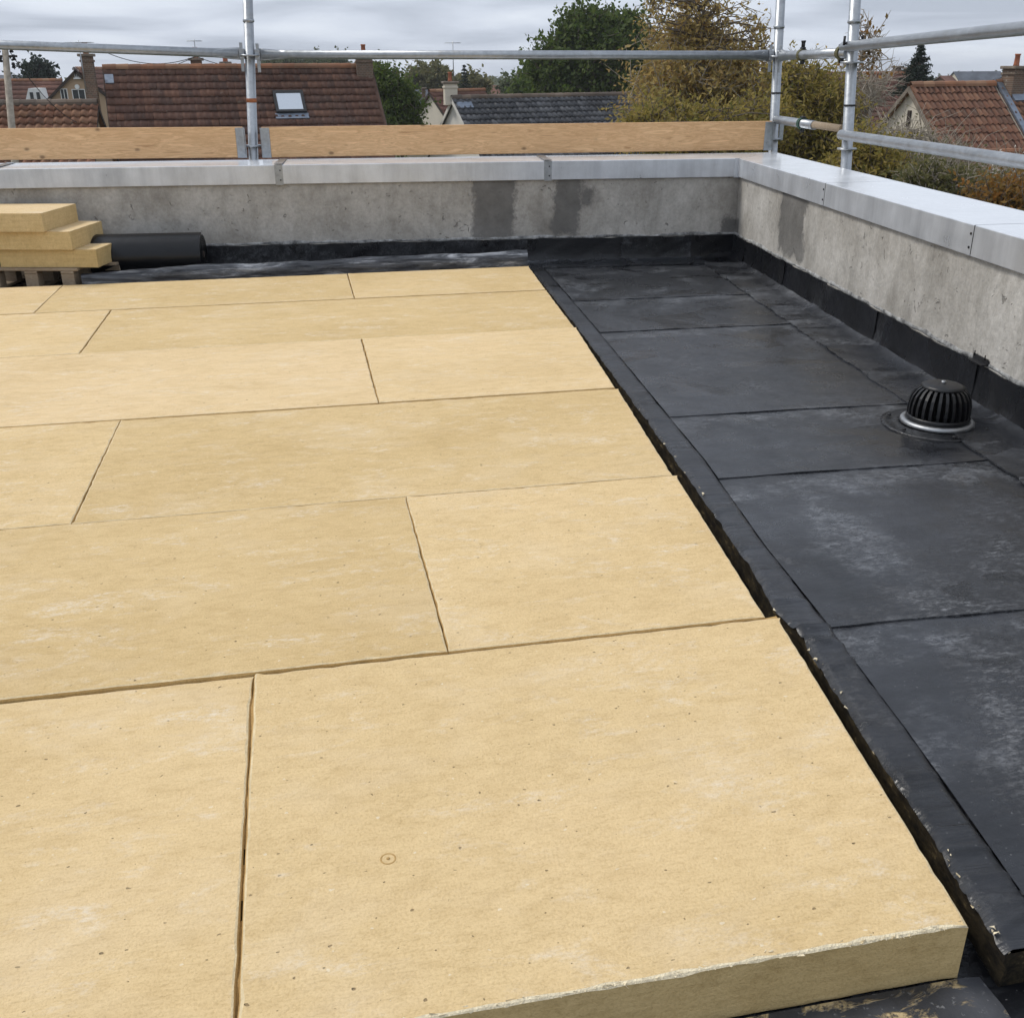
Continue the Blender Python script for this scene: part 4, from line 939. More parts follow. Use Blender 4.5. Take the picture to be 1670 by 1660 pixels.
def chimney(O, U, V, w, d, h, parent, mat='brick', pot=True, cap='mortar_cap', pots=1, label=None):
    """O: centre of the foot"""
    M_ = Matrix((U, -V, Vector((0, 0, 1)))).transposed().to_4x4(); M_.translation = Vector(O)
    mb = MB(); mb.bevbox((-w/2, -d/2, 0), (w/2, d/2, h), .01, 0, M_)
    mb.bevbox((-w/2-.03, -d/2-.03, h-.17), (w/2+.03, d/2+.03, h-.10), .008, 0, M_); ch = mb.build('chimney', mat, parent)
    cp_ = MB(); cp_.bevbox((-w/2-.07, -d/2-.07, h), (w/2+.07, d/2+.07, h+.09), .015, 0, M_); cp_.build('chimney_cap', cap, ch) if parent.parent is None else None
    if pot:
        for i in range(pots):
            c_ = M_ @ Vector(((i-(pots-1)/2)*.3, 0, h+.09)); MB().lathe([(.095, 0), (.085, .05), (.075, .30), (.09, .31), (.09, .35), (.05, .35)], c_, 12).build('chimney_pot', 'chimney_pot', ch)
    return ch
def window(O, U, N, w, h, parent, fw=.07, shutters=False):
    """O: lower left corner on the wall face, N: outward"""
    O, U, N = Vector(O), Vector(U), Vector(N); Zv = Vector((0, 0, 1)); M_ = Matrix((U, -N, Zv)).transposed().to_4x4(); M_.translation = O
    mb = MB(); 
    for x0, x1, z0, z1 in ((0, w, 0, fw), (0, w, h-fw, h), (0, fw, fw, h-fw), (w-fw, w, fw, h-fw), (w/2-fw*.4, w/2+fw*.4, fw, h-fw)): mb.box((x0, -.05, z0), (x1, .02, z1), 0, M_)
    mb.box((-.06, -.10, -.07), (w+.06, .01, -.005), 0, M_)
    fr = mb.build('window', 'trim_white', parent); mb = MB(); mb.box((fw*.5, -.02, fw*.5), (w-fw*.5, .015, h-fw*.5), 0, M_); mb.build('pane', 'window_glass', fr); return fr
def gable_house(name, label, A, ang, L, wf, wb, pitch, wall, tile, zg=GROUND_Z, tw=.25, ex=.33, style='flat', ridge='tile_ridge', detail=True, over=.15, seed=1, skip=None, slab=.07, slabmat=None, verge='dark_wood', back_field=False):
    """A: left end of the ridge line (top); front span wf, back span wb"""
    O, U, V = frame(A, ang); tp = math.tan(pitch); cp_, sp_ = math.cos(pitch), math.sin(pitch)
    foot = O+U*(L/2)-Vector((0, 0, O.z-zg)); h = empty(name, foot, label, 'house', 'houses around the roof')
    # walls
    ins = over; Of = lambda u, v: O+U*u+V*v
    mb = MB(); prof = [(wf-ins-.2, zg-.2), (wf-ins-.2, O.z-tp*(wf-ins-.2)-.12), (0, O.z-.12), (-(wb-ins-.2), O.z-tp*(wb-ins-.2)-.12), (-(wb-ins-.2), zg-.2)]
    poly = [Vector((*(O+U*.12+V*v).xy, z)) for v, z in prof]; mb.prism(poly, U*(L-.24)); mb.build('wall', wall, h)
    Df = V*cp_-Vector((0, 0, sp_)); Db = -V*cp_-Vector((0, 0, sp_)); Nf = V*sp_+Vector((0, 0, cp_)); Nb = -V*sp_+Vector((0, 0, cp_)); Sf, Sb = wf/cp_, wb/cp_
    mb = MB()
    for D_, N_, S_ in ((Df, Nf, Sf), (Db, Nb, Sb)):
        q = [O, O+U*L, O+U*L+D_*S_, O+D_*S_]; mb.add([p for p in q]+[p-N_*slab for p in q], [(0,1,2,3),(7,6,5,4),(0,4,5,1),(1,5,6,2),(2,6,7,3),(3,7,4,0)])
    rf = mb.build('roof', slabmat or tile, h)
    if detail:
        tile_field('roof_tiles', O+Nf*.004, U, Df, Nf, L, Sf, tw, ex, tile, rf, style, seed, skip)
        if back_field: tile_field('roof_tiles', O+Nb*.004, U, Db, Nb, L, Sb, tw, ex, tile, rf, style, seed+50)
        ridge_tiles(O+Vector((0, 0, .05)), U, L, max(3, int(L/.4)), ridge, rf)
        for e_, sg in ((0, -1), (L, 1)):
            for D_, N_, S_ in ((Df, Nf, Sf), (Db, Nb, Sb)):
                a_ = O+U*e_; q = [a_, a_+D_*S_, a_+D_*S_-N_*.13, a_-N_*.13]; MB().prism(q, U*sg*.03).build('verge_board', verge, h)
    return h, (O, U, V, Df, Nf, rf)
def antenna(base, hgt, label, arms=5, ang=.4, bars=.6):
    o = empty('antenna', base, label, 'antenna', 'roof antennas'); b = Vector(base)
    MB().tube(b, b+Vector((0, 0, hgt)), .022, .016, n=6).build('mast', 'galvanised', o)
    d = Vector((math.cos(ang), math.sin(ang), 0)); p = Vector((-d.y, d.x, 0)); mb = MB(); c_ = b+Vector((0, 0, hgt-.06)); mb.tube(c_-d*bars*.7, c_+d*bars*.7, .013, n=5)
    for i in range(arms): q = c_+d*bars*(-.65+1.3*i/(arms-1)); w = .28-.03*i; mb.tube(q-p*w, q+p*w, .009, n=4); 
    mb.build('aerial', 'galvanised', o); return o

# --- big brown tiled house with the skylight
Yh = 40.0; A = at(168, 112, Yh); Bp = at(601, 112, Yh); L1 = Bp.x-A.x; PIT = math.radians(42)
sk_u0, sk_u1, sk_s0, sk_s1 = (at(444, 152, Yh-1).x-A.x), 0, 0, 0
h1, (O, U, V, Df, Nf, rf1) = gable_house('tiled_house', 'long brown tiled house with a skylight in the roof, left of centre', A, .12, L1*1.03, 3.5, 3.5, PIT, 'render_cream', 'tile_brown', tw=.235, ex=.345, seed=3)
# skylight
def on_slope(px, py):
    d = (at(px, py, 10)-CAM).normalized(); t = (O-CAM).dot(Nf)/d.dot(Nf); return CAM+d*t
c0, c1_ = on_slope(444, 153), on_slope(494, 187); u0, s0_ = (c0-O).dot(U), (c0-O).dot(Df); u1, s1_ = u0+1.05, (c1_-O).dot(Df)
Ms = Matrix((U, Df, Nf)).transposed().to_4x4(); Ms.translation = O
mb = MB(); fw = .10
for x0, x1, y0, y1 in ((u0, u1, s0_, s0_+fw), (u0, u1, s1_-fw, s1_), (u0, u0+fw, s0_+fw, s1_-fw), (u1-fw, u1, s0_+fw, s1_-fw)): mb.box((x0, y0, .0), (x1, y1, .15), 0, Ms)
sky_w = mb.build('skylight', 'dark_steel', rf1); mb = MB(); mb.box((u0+fw, s0_+fw, .05), (u1-fw, s1_-fw, .125), 0, Ms); 
pn = mb.build('skylight_pane', 'skylight_glass', rf1)
mb = MB(); mb.box((u0-.05, s1_+.005, .03), (u1+.05, s1_+.24, .075), 0, Ms); mb.build('lead_flashing', 'zinc_flashing', rf1)
# chimneys of that house
def chim_at(px0, px1, ytop, ybot, Y, parent, mat='brick', **k):
    a_, b_ = at(px0, ybot, Y), at(px1, ybot, Y); t_ = at((px0+px1)/2, ytop, Y); w = b_.x-a_.x; hh = t_.z-a_.z
    return chimney(((a_.x+b_.x)/2, Y, a_.z), Vector((1, 0, 0)), Vector((0, -1, 0)), w*.92, w*.92, hh-.09, parent, mat, **k)
chim_at(581, 609, 90, 128, Yh+.9, h1)
chim_at(312, 331, 95, 114, Yh+1.0, h1)
chim_at(362, 376, 101, 114, Yh+1.6, h1)
mb = MB(); zf = on_slope(596, 125); mb.box(((zf-O).dot(U)-.30, .30, .02), ((zf-O).dot(U)+.22, .50, .085), 0, Ms); mb.build('chimney_flashing', 'zinc_flashing', h1)
chim_at(150, 170, 88, 215, Yh-.6, h1, cap='mortar_cap')
mb = MB(); zf = on_slope(170, 130); mb.box((.02, (zf-O).dot(Df)-.15, .02), (.30, (zf-O).dot(Df)+.25, .085), 0, Ms); mb.build('chimney_flashing', 'zinc_flashing', h1)
for px in (230, 345, 470, 560):
    a_ = at(px, 290, Yh-3.16); uu = (a_-O).dot(U); q_ = O+U*uu+V*(3.5-.15-.2); window((q_.x, q_.y, -4.2), U, V, .9, 1.3, h1)
antenna(at(146, 150, Yh-1.2)+Vector((-.1, 0, 0)), 1.55, 'television antenna beside the tall left chimney of the brown tiled house', ang=2.9)
antenna(at(320, 95, Yh+.5), 0.6, 'small antenna on the middle chimney of the brown tiled house', 3, .2, .35)
# --- low orange outbuilding at far left
A = at(-70, 172, 34.0); Bq = at(158, 169, 34.0)
gable_house('outbuilding', 'low outbuilding with orange and mossy brown roof tiles at far left', A, 0.0, Bq.x-A.x, 2.6, 2.4, math.radians(36), 'render_beige', 'tile_orange', tw=.24, ex=.30, style='pan', seed=5, ridge='tile_ridge_grey')
# --- beige gable house behind it
Yg = 58.0; ap = at(122, 114, Yg); hw = 3.3
def front_gable(name, label, apex, half, pitch, depth, wall, tile, zg=GROUND_Z, ang=0.0, detail=False, **k):
    """house whose gable faces the viewer"""
    return gable_house(name, label, Vector(apex)+Vector((0, 0, 0)), math.pi/2+ang, depth, half, half, pitch, wall, tile, zg, detail=detail, **k)
hg, (Og, Ug, Vg, _, _, _) = front_gable('gable_house', 'beige rendered house with its gable facing the viewer, behind the low outbuilding', ap, 2.75, math.radians(41), 9, 'render_beige', 'far_tile', detail=True, tw=.3, ex=.36, seed=8)
for px, w, h_, zz_ in ((101, .34, .62, 0), (120, .62, .60, 0), (122, .22, .36, 1)):
    b_ = at(px, [167, 127][zz_], Yg+.10); window((b_.x, Yg+.118, b_.z), (1, 0, 0), (0, -1, 0), w, h_, hg, .035)
c_ = at(126, 142, Yg+.1); MB().tube(Vector((c_.x, Yg+.02, c_.z)), Vector((c_.x, Yg+.13, c_.z)), .11, n=16).build('round_vent', 'trim_white', hg)
# --- far left roofs
A = at(-60, 133, 78); Bq = at(100, 131, 78)
hd_, (Od, Ud, Vd, Dd, Nd, rd) = gable_house('far_house', 'distant brown roofed house with a white dormer at far left', A, .03, Bq.x-A.x, 3.6, 3.6, math.radians(38), 'render_white', 'far_tile', tw=.4, ex=.45, seed=9)
dq = at(41, 168, 75.6); dm_ = MB(); w_ = 1.35
dm_.prism([dq, dq+Vector((w_, 0, 0)), dq+Vector((w_*.75, 0, .85)), dq+Vector((w_*.25, 0, .85))], (0, 2.4, 0)); dmo = dm_.build('dormer', 'trim_white', hd_)
for k in (.38, .78): MB().box((dq.x+k, 75.55, dq.z+.12), (dq.x+k+.2, 75.598, dq.z+.62)).build('pane', 'window_glass', dmo)
A = at(-40, 123, 120); gable_house('far_house', 'distant slate roofed house beyond the utility pole', A, .02, 5.8, 3.5, 3.5, math.radians(35), 'render_cream', 'slate', zg=-6.5, detail=False)
# --- slate and brown roofs between the big house and the white gable
A = at(655, 147, 66); gable_house('slate_house', 'blue grey slate roofed house between the brown tiled house and the white gable', A, -.10, 3.0, 3.4, 3.4, math.radians(44), 'render_cream', 'slate', detail=False)
A = at(700, 150, 62); hh_, (Oh, Uh, Vh, Dh, Nh, rh) = gable_house('brown_roof_house', 'pinkish brown roofed cottage partly behind the white gable', A, .5, 4.0, 3.0, 3.0, math.radians(40), 'render_cream', 'far_tile', tw=.35, ex=.4, seed=12)
chim_at(688, 694, 143, 160, 63, hh_, pot=False)
# --- white gable house with dark tiles
A = at(737, 161, 45.0); hw_, (Ow, Uw, Vw, Dw, Nw, rw_) = gable_house('white_gable_house', 'white rendered house with dark grey roof tiles behind the long toe board', A, .32, 11.5, 3.6, 3.6, math.radians(42), 'render_white', 'tile_grey', tw=.26, ex=.31, style='pan', seed=14, ridge='tile_ridge_grey', verge='render_white')
chim_at(724, 746, 133, 172, 45.35, hw_, mat='render_cream')
antenna(at(740, 133, 45.3), 1.5, 'tall thin antenna on the chimney of the white gable house', 4, .1, .45)
mb = MB(); Mw = Matrix((Uw, Dw, Nw)).transposed().to_4x4(); Mw.translation = Ow; mb.box((.05, .30, .02), (.75, .62, .10), 0, Mw); mb.build('chimney_flashing', 'zinc_flashing', hw_)
# --- distant pink roofs
for k, (px, py, Y, L_, an, mt, lab) in enumerate([(770, 140, 130, 7, .2, 'far_tile', 'distant pinkish roof just right of the dark conifer'), (818, 134, 170, 9, -.3, 'far_tile', 'distant low roof between the dark conifer and the green tree'), (560, 118, 150, 6, .1, 'slate', 'distant grey roof just behind the right chimney of the brown house'), (1372, 124, 150, 9, .1, 'far_tile', 'distant roof with pale wall behind the bare sapling')]):
    gable_house('far_house', lab, at(px, py, Y), an, L_, 4, 4, math.radians(38), 'render_cream', mt, zg=-8, detail=False)
# --- large brown roof behind the twigs on the right
A = at(1330, 122, 52); hb_, (Ob, Ub, Vb, Db2, Nb2, rb2) = gable_house('brown_house', 'large dull brown roof seen through bare twigs right of the scaffold', A, -.06, 4.9, 4.6, 4.0, math.radians(43), 'render_cream', 'far_tile', tw=.3, ex=.36, seed=21)
chim_at(1456, 1466, 108, 128, 51.9, hb_, pot=False); chim_at(1474, 1484, 110, 128, 52.2, hb_, pot=False)
# --- orange tiled house with cream gable, every tile a piece
PO = math.radians(44); A = at(1484, 141, 31.0); ho, (Oo, Uo, Vo, Do, No, ro) = gable_house('orange_tiled_house', 'small orange tiled house with a cream gable beside the lower side rail', A, .16, 3.28, 3.4, 2.1, PO, 'render_cream', 'tile_orange', detail=False, over=.10, slabmat='tile_orange')
ho['label'] = 'orange tiled house with a cream gable behind the lower side rail'
P = tile_profile('pan'); tw, ex = .205, .325; vs_ = []; 
for p_ in P: vs_.append((p_[0]*tw*1.02, 0, p_[1]*.8))
for p_ in P: vs_.append((p_[0]*tw*1.02, ex*1.03, p_[1]+.030))
for p_ in P: vs_.append((p_[0]*tw*1.02, ex*1.03, p_[1]))
kk = len(P); fs = []
for i in range(kk-1): fs += [(i, kk+i, kk+i+1, i+1), (kk+i, 2*kk+i, 2*kk+i+1, kk+i+1)]
tme = bpy.data.meshes.new('tile'); tme.from_pydata(vs_, [], fs); tme.materials.append(MATS['tile_orange_single']); tme.update()
Mo = Matrix((Uo, Do, No)).transposed().to_4x4(); nr = int(3.4/math.cos(PO)/ex)
for j in range(nr+1):
    for i in range(int(round(3.28/tw))):
        t_ = bpy.data.objects.new('tile', tme); COL.objects.link(t_); M_ = Mo.copy(); M_.translation = Oo+Uo*(i*tw+random.gauss(0, .006))+Do*(j*ex+random.gauss(0, .010))+No*(.004+abs(random.gauss(0, .004)))
        M_ = M_ @ Matrix.Rotation(random.gauss(0, .02), 4, 'Z'); t_.matrix_world = M_; t_.parent = ro; t_.matrix_parent_inverse = Matrix.Identity(4)
ridge_tiles(Oo+Vector((0, 0, .05)), Uo, 3.28, 8, 'tile_ridge', ro)
Db3 = -Vo*math.cos(PO)-Vector((0, 0, math.sin(PO)))
for D_, S_ in ((Do, 3.4/math.cos(PO)), (Db3, 2.1/math.cos(PO))):
    MB().prism([Oo-Uo*.02, Oo-Uo*.02+D_*S_, Oo-Uo*.02+D_*S_-Vector((0, 0, .16)), Oo-Uo*.02-Vector((0, 0, .16))], -Uo*.04).build('verge_board', 'mortar_cap', ho)
mb = MB(); mb.box((-.03, -.10, .0), (.03, .05, .5), 0, Matrix.Translation(Oo+Uo*.11+Vector((0, 0, -1.2)))); mb.build('gable_slot', 'dark_wood', ho)
# --- adjoining house with brick chimney
A2 = Oo+Uo*3.36+Vector((0, .05, .05))
hj, (Oj, Uj, Vj, Dj, Nj, rj) = gable_house('brick_chimney_house', 'orange tiled house with a tall brick chimney at the right edge of the photo', A2, .16, 5.5, 3.6, 3.6, PO, 'render_cream', 'tile_orange', tw=.22, ex=.33, style='pan', seed=31, verge='render_cream')
mb = MB(); Mj = Matrix((Uj, Dj, Nj)).transposed().to_4x4(); Mj.translation = Oj; mb.box((-.02, -.1, .04), (.20, 4.9, .11), 0, Mj); mb.build('valley_flashing', 'zinc_flashing', hj)
cj = at(1648, 160, 31.4); chimney((cj.x, cj.y, cj.z-.2), Uj, Vj, .52, .52, 1.05, hj)
mb = MB(); zj = Vector((cj.x, cj.y-.5, cj.z-.5)); mb.box((.28, .35, .05), (1.1, .85, .14), 0, Mj); mb.build('chimney_flashing', 'zinc_flashing', hj)
# --- far right roofs
for k, (px, py, Y, L_, an, lab) in enumerate([(1555, 117, 95, 5.0, .0, 'distant dark grey roof right of the spruce'), (1640, 117, 90, 6.0, -.05, 'distant slate roof behind the brick chimney'), (1533, 124, 80, 1.8, .5, 'small distant brick gable beside the spruce')]):
    gable_house('far_house', lab, at(px, py, Y), an, L_, 3.8, 3.8, math.radians(36), 'brick' if k == 2 else 'render_cream', 'slate' if k < 2 else 'far_tile', zg=-7, detail=False)
# --- cream outbuilding low on the right
A = at(1560, 252, 27.0); gable_house('low_shed', 'low tiled shed with cream wall below the lower side rail at right', A, -.05, 4.5, 1.7, 1.6, math.radians(30), 'render_cream', 'tile_orange', tw=.22, ex=.3, style='pan', seed=41)
# --- utility pole and wires
up0 = at(20, 215, 30.0); upt = at(8, 78, 30.0)
ut = empty('utility_pole', (up0.x, up0.y, GROUND_Z), 'leaning wooden utility pole with insulators at far left', 'utility pole'); dv = (upt-up0)/(upt.z-up0.z)
foot = up0+dv*(GROUND_Z-up0.z); MB().tube(foot, upt, .13, .075, n=10).build('pole', 'bark_pale', ut)
for k, (dx_, dz_) in enumerate([(-.16, -.12), (.14, -.12), (-.15, -.34), (.17, -.30), (.13, -.48)]):
    c_ = upt+Vector((dx_, -.02, dz_)); MB().lathe([(.03, 0), (.055, .02), (.03, .07), (.05, .09), (.03, .14)], c_, 8).build('insulator', 'dark_steel', ut)
mb = MB(); mb.tube(upt+Vector((-.25, 0, -.2)), upt+Vector((.25, 0, -.2)), .03, n=6); mb.build('crossarm', 'dark_wood', ut)
def wire(a_, b_, sag, label):
    a_, b_ = Vector(a_), Vector(b_); pts = [a_.lerp(b_, i/24)-Vector((0, 0, sag*4*(i/24)*(1-i/24))) for i in range(25)]
    return tag(MB().path(pts, .012, 4).build('overhead_wire', 'dark_steel'), label, 'wire', 'overhead wires')
wire(upt+Vector((.1, 0, -.1)), at(125, 200, 33.0), .25, 'thin wire slanting down right from the utility pole')
wire(at(160, 80, 40.5), at(320, 92, 40.5), .35, 'sagging wire between the left and middle chimneys of the brown house')
wire(at(262, 114, 40.2), at(318, 93, 40.4), .03, 'short wire rising to the middle chimney of the brown house')
wire(at(322, 93, 40.5), at(420, 104, 42), .18, 'wire running right from the middle chimney of the brown house')

# ================================================================== TREES
def segs_mesh(name, segs, mat, parent, n=5):
    """tapered limbs from (p0, p1, r0, r1)"""
    S = np.array([[*a_, *b_] for a_, b_, _, _ in segs]); R0 = np.array([s_[2] for s_ in segs]); R1 = np.array([s_[3] for s_ in segs])
    p0, p1 = S[:, :3], S[:, 3:]; d = p1-p0; d /= np.maximum(1e-9, np.linalg.norm(d, axis=1))[:, None]
    ref = np.where(np.abs(d[:, 2:3]) < .9, np.array([[0, 0, 1.]]), np.array([[1., 0, 0]])); a_ = np.cross(d, ref); a_ /= np.linalg.norm(a_, axis=1)[:, None]; b_ = np.cross(d, a_)
    V_ = []; 
    for P_, R_ in ((p0, R0), (p1, R1)):
        for k in range(n): t = 2*math.pi*k/n; V_.append(P_+(a_*math.cos(t)+b_*math.sin(t))*R_[:, None])
    V_ = np.stack(V_, 1).reshape(-1, 3); m_ = len(segs); base = (np.arange(m_)*2*n)[:, None]
    F_ = np.concatenate([base+np.array([[k, (k+1) % n, n+(k+1) % n, n+k]]) for k in range(n)], 0)
    return mesh_obj(name, V_, F_, mat, parent)
def leaves_mesh(name, C, ln, wd, mat, parent, rg, droop=.0, fold=True):
    m_ = len(C); a_ = rg.normal(size=(m_, 3)); a_[:, 2] -= droop; a_ /= np.linalg.norm(a_, axis=1)[:, None]; b_ = np.cross(a_, rg.normal(size=(m_, 3))); b_ /= np.linalg.norm(b_, axis=1)[:, None]
    s_ = rg.uniform(.6, 1.25, m_)[:, None]; a_ *= ln*s_/2; b_ *= wd*s_/2; nn = np.cross(a_, b_); nn /= np.maximum(1e-9, np.linalg.norm(nn, axis=1))[:, None]
    V_ = np.stack([C-a_, C+b_-a_*.15+nn*wd*.12, C+a_, C-b_-a_*.15+nn*wd*.12], 1).reshape(-1, 3); F_ = (np.arange(m_)*4)[:, None]+np.array([[0, 1, 2, 3]])
    return mesh_obj(name, V_, F_, mat, parent)
def limb(p0, p1, r0, r1, rg, k=5, wig=.06):
    p0, p1 = np.array(p0, float), np.array(p1, float); L = np.linalg.norm(p1-p0); pts = []
    off = rg.normal(0, wig*L, 3)
    for i in range(k+1): t = i/k; q = p0+(p1-p0)*t+off*math.sin(math.pi*t)+(rg.normal(0, wig*.25*L, 3) if 0 < i < k else 0); q[2] += .10*L*math.sin(math.pi*t)*.4; pts.append(q)
    return [(pts[i], pts[i+1], lerp(r0, r1, i/k), lerp(r0, r1, (i+1)/k)) for i in range(k)], pts
def tree(name, label, lobes, Y, leafmat, ln, wd, clumps, per, sd_, trunk_px=None, rtrunk=.16, bark='bark', seed=1, zg=GROUND_Z, cat='tree', droop=.2, twigs=3, grp='trees beyond the roof', stems=1, sparse=None, depth=1.0):
    """lobes: (px, py, rx, ry, weight) of the crown at depth Y"""
    rg = np.random.default_rng(seed); k_ = Y/FPX/math.cos(YAW)*1.0
    cs = [(np.array(at(l_[0], l_[1], Y)), l_[2]*k_, l_[3]*k_, l_[4]) for l_ in lobes]; W = np.array([c_[3] for c_ in cs], float); W /= W.sum()
    cen = sum(c_[0]*w for c_, w in zip(cs, W)); bx = at(trunk_px, 130, Y).x if trunk_px else cen[0]
    root = empty(name, (bx, Y, zg), label, cat, grp); segs = []
    top = max(c_[0][2]+c_[2]*.6 for c_ in cs); trunks = []
    for s_ in range(stems):
        b0 = np.array([bx+(rg.normal(0, .25*stems**.5) if s_ else 0), Y+(rg.normal(0, .25*stems**.5) if s_ else 0), zg-.1]); tt = np.array([cen[0]+(rg.normal(0, cs[0][1]*.5) if s_ else 0), Y+(rg.normal(0, cs[0][1]*.4) if s_ else 0), top])
        sg, pts = limb(b0, tt, rtrunk, rtrunk*.15, rg, 9, .02); segs += sg; trunks.append(pts)
    C = []
    for i in range(clumps):
        li = rg.choice(len(cs), p=W); c_, rx, ry, _ = cs[li]; d = rg.normal(size=3); d /= np.linalg.norm(d); r = rg.uniform(.25, 1)**.5
        p = c_+d*np.array([rx, rx*depth, ry])*r
        if p[2] < zg+.3: continue
        tr_ = trunks[rg.integers(len(trunks))]; zt = max(zg+.8, min(top-.3, p[2]-.35*np.linalg.norm(p[:2]-c_[:2])-.25*ry)); ts = [q[2] for q in tr_]; j = int(np.clip(np.searchsorted(ts, zt), 1, len(ts)-1)); q0 = tr_[j-1]+(tr_[j]-tr_[j-1])*np.clip((zt-ts[j-1])/max(1e-6, ts[j]-ts[j-1]), 0, 1)
        L = np.linalg.norm(p-q0); sg, pts = limb(q0, p, min(rtrunk*.4, .012+.012*L), .006, rg, 5, .08); segs += sg
        for t in range(twigs):
            e_ = p+rg.normal(0, sd_*1.1, 3)+np.array([0, 0, sd_*.3]); sg, _ = limb(pts[-2] if t % 2 else pts[-1], e_, .010*ln/.12+.002, .003, rg, 2, .1); segs += sg
            nl = per//(twigs+1); tt_ = rg.uniform(.2, 1.05, nl)[:, None]; C.append(pts[-1]+(e_-pts[-1])*tt_+rg.normal(0, sd_*.28, (nl, 3)))
        C.append(p+rg.normal(0, sd_*.62, (per//(twigs+1), 3))*np.array([1, 1, .8]))
    segs_mesh('trunk', segs, bark, root)
    if per: leaves_mesh('crown', np.concatenate(C), ln, wd, leafmat, root, rg, droop)
    return root
def conifer(name, label, px, ptop, pbase_w, pbot, Y, seed=1, zg=GROUND_Z, mat='leaf_conifer', sparse=1.0):
    rg = np.random.default_rng(seed); tp = np.array(at(px, ptop, Y)); bt = np.array(at(px, pbot, Y)); k_ = Y/FPX; Rm = pbase_w*k_; H = tp[2]-bt[2]; root = empty(name, (tp[0], Y, zg), label, 'tree', 'trees beyond the roof')
    segs = [(np.array([tp[0], Y, zg-.1]), np.array([tp[0], Y, tp[2]]), .22, .02)]; C = []; n_w = int(13*sparse)
    for w in range(n_w):
        t = (w+.5)/n_w; z = tp[2]-H*1.15*t; R = Rm*t*rg.uniform(.85, 1.15)
        for b_ in range(8):
            th = 2*math.pi*(b_+rg.uniform(0, 1))/8; rr = R*rg.uniform(.65, 1.12); p0 = np.array([tp[0], Y, z]); p1 = p0+np.array([math.cos(th)*rr, math.sin(th)*rr, -.28*rr+rg.normal(0, .05)]); mid = (p0+p1)/2-np.array([0, 0, .10*rr]); p1[2] += .10*rr
            segs += [(p0, mid, .03, .02), (mid, p1, .02, .005)]; n = int(60*max(.25, rr/Rm)*1.6); tt = rg.uniform(.1, 1, n)[:, None]; base = np.where(tt < .5, p0+(mid-p0)*tt*2, mid+(p1-mid)*(tt*2-1)); C.append(base+rg.normal(0, 1, (n, 3))*np.array([.085, .085, .04])*(.5+.8*rr/Rm)*max(1, Rm/1.6))
    segs_mesh('trunk', segs, 'bark', root, 4); leaves_mesh('crown', np.concatenate(C), .20, .055, mat, root, rg, .5); return root

tree('broadleaf_tree', 'dense dark green broadleaf tree behind the grey tiled roof', [(965, 95, 62, 62, 3), (900, 130, 40, 38, 1.2), (1015, 105, 55, 60, 1.6), (955, 50, 34, 22, .8), (1010, 52, 30, 24, .7), (905, 100, 25, 28, .5), (960, 160, 80, 30, 1.2)], 60, 'leaf_green', .26, .17, 460, 84, .50, 965, .30, seed=5, twigs=3)
tree('autumn_tree', 'large brown and gold autumn tree left of the corner scaffold pole', [(1130, 120, 90, 62, 3), (1080, 170, 65, 60, 2), (1190, 165, 80, 65, 2), (1125, 72, 46, 22, .6), (1230, 130, 40, 45, .8), (1120, 240, 110, 60, 1.6)], 26, 'leaf_autumn', .150, .060, 270, 74, .33, 1140, .13, seed=8, twigs=4, bark='bark_pale')
tree('sparse_top', 'sparse leafy twigs standing above the autumn tree', [(1068, 30, 16, 34, 1), (1110, 12, 22, 26, 1), (1150, 0, 25, 26, 1), (1185, 20, 28, 34, 1), (1130, 45, 40, 26, 1.2), (1225, 55, 22, 25, .8), (1245, 65, 16, 18, .5)], 25.4, 'leaf_autumn', .13, .055, 76, 22, .24, 1150, .06, seed=9, twigs=3, cat='tree')
tree('yellow_shrub', 'golden green shrub between the two right-hand scaffold poles', [(1305, 150, 48, 50, 1.3), (1330, 190, 60, 60, 2), (1290, 230, 60, 60, 2), (1345, 255, 50, 45, 1.5)], 22, 'leaf_yellow', .140, .045, 250, 76, .27, 1320, .07, seed=12, twigs=4, cat='shrub', stems=4)
tree('hazel_shrub', 'yellow green shrub low behind the long toe board', [(1080, 205, 60, 30, 1), (1160, 215, 70, 35, 1.2), (1235, 215, 50, 40, 1), (1130, 255, 110, 30, 1)], 21, 'leaf_yellow', .125, .05, 150, 70, .24, 1150, .06, seed=14, twigs=3, cat='shrub', stems=5)
tree('bare_sapling', 'thin nearly bare sapling just right of the right-hand scaffold pole', [(1405, 45, 14, 16, 1), (1412, 75, 22, 18, .7), (1405, 110, 32, 30, 1), (1425, 90, 20, 20, .5)], 17, 'leaf_rust', .085, .045, 42, 6, .14, 1396, .028, seed=16, twigs=3, bark='bark_pale')
tree('twiggy_bush', 'grey tangle of bare twigs in front of the large brown roof', [(1395, 165, 32, 40, 1.2), (1425, 150, 24, 26, .8), (1390, 215, 34, 40, 1)], 23, 'leaf_rust', .08, .04, 100, 4, .28, 1405, .05, seed=18, twigs=6, bark='bark_pale', cat='shrub', stems=5)
tree('bare_bush', 'pale bare branched bush in front of the cream gable', [(1475, 225, 40, 22, .5), (1530, 262, 70, 30, 1.2), (1470, 262, 50, 30, .8), (1570, 295, 70, 26, .9)], 17.5, 'leaf_olive', .06, .028, 170, 9, .22, 1510, .045, seed=20, twigs=6, bark='bark_pale', cat='shrub', stems=6)
tree('green_shrub', 'green and gold shrub below the lower side rail, left of the bare bush', [(1410, 262, 40, 30, 1.2), (1455, 292, 46, 26, 1), (1395, 285, 40, 30, .8)], 16, 'leaf_yellow', .10, .04, 150, 60, .19, 1420, .05, seed=22, twigs=3, cat='shrub', stems=4)
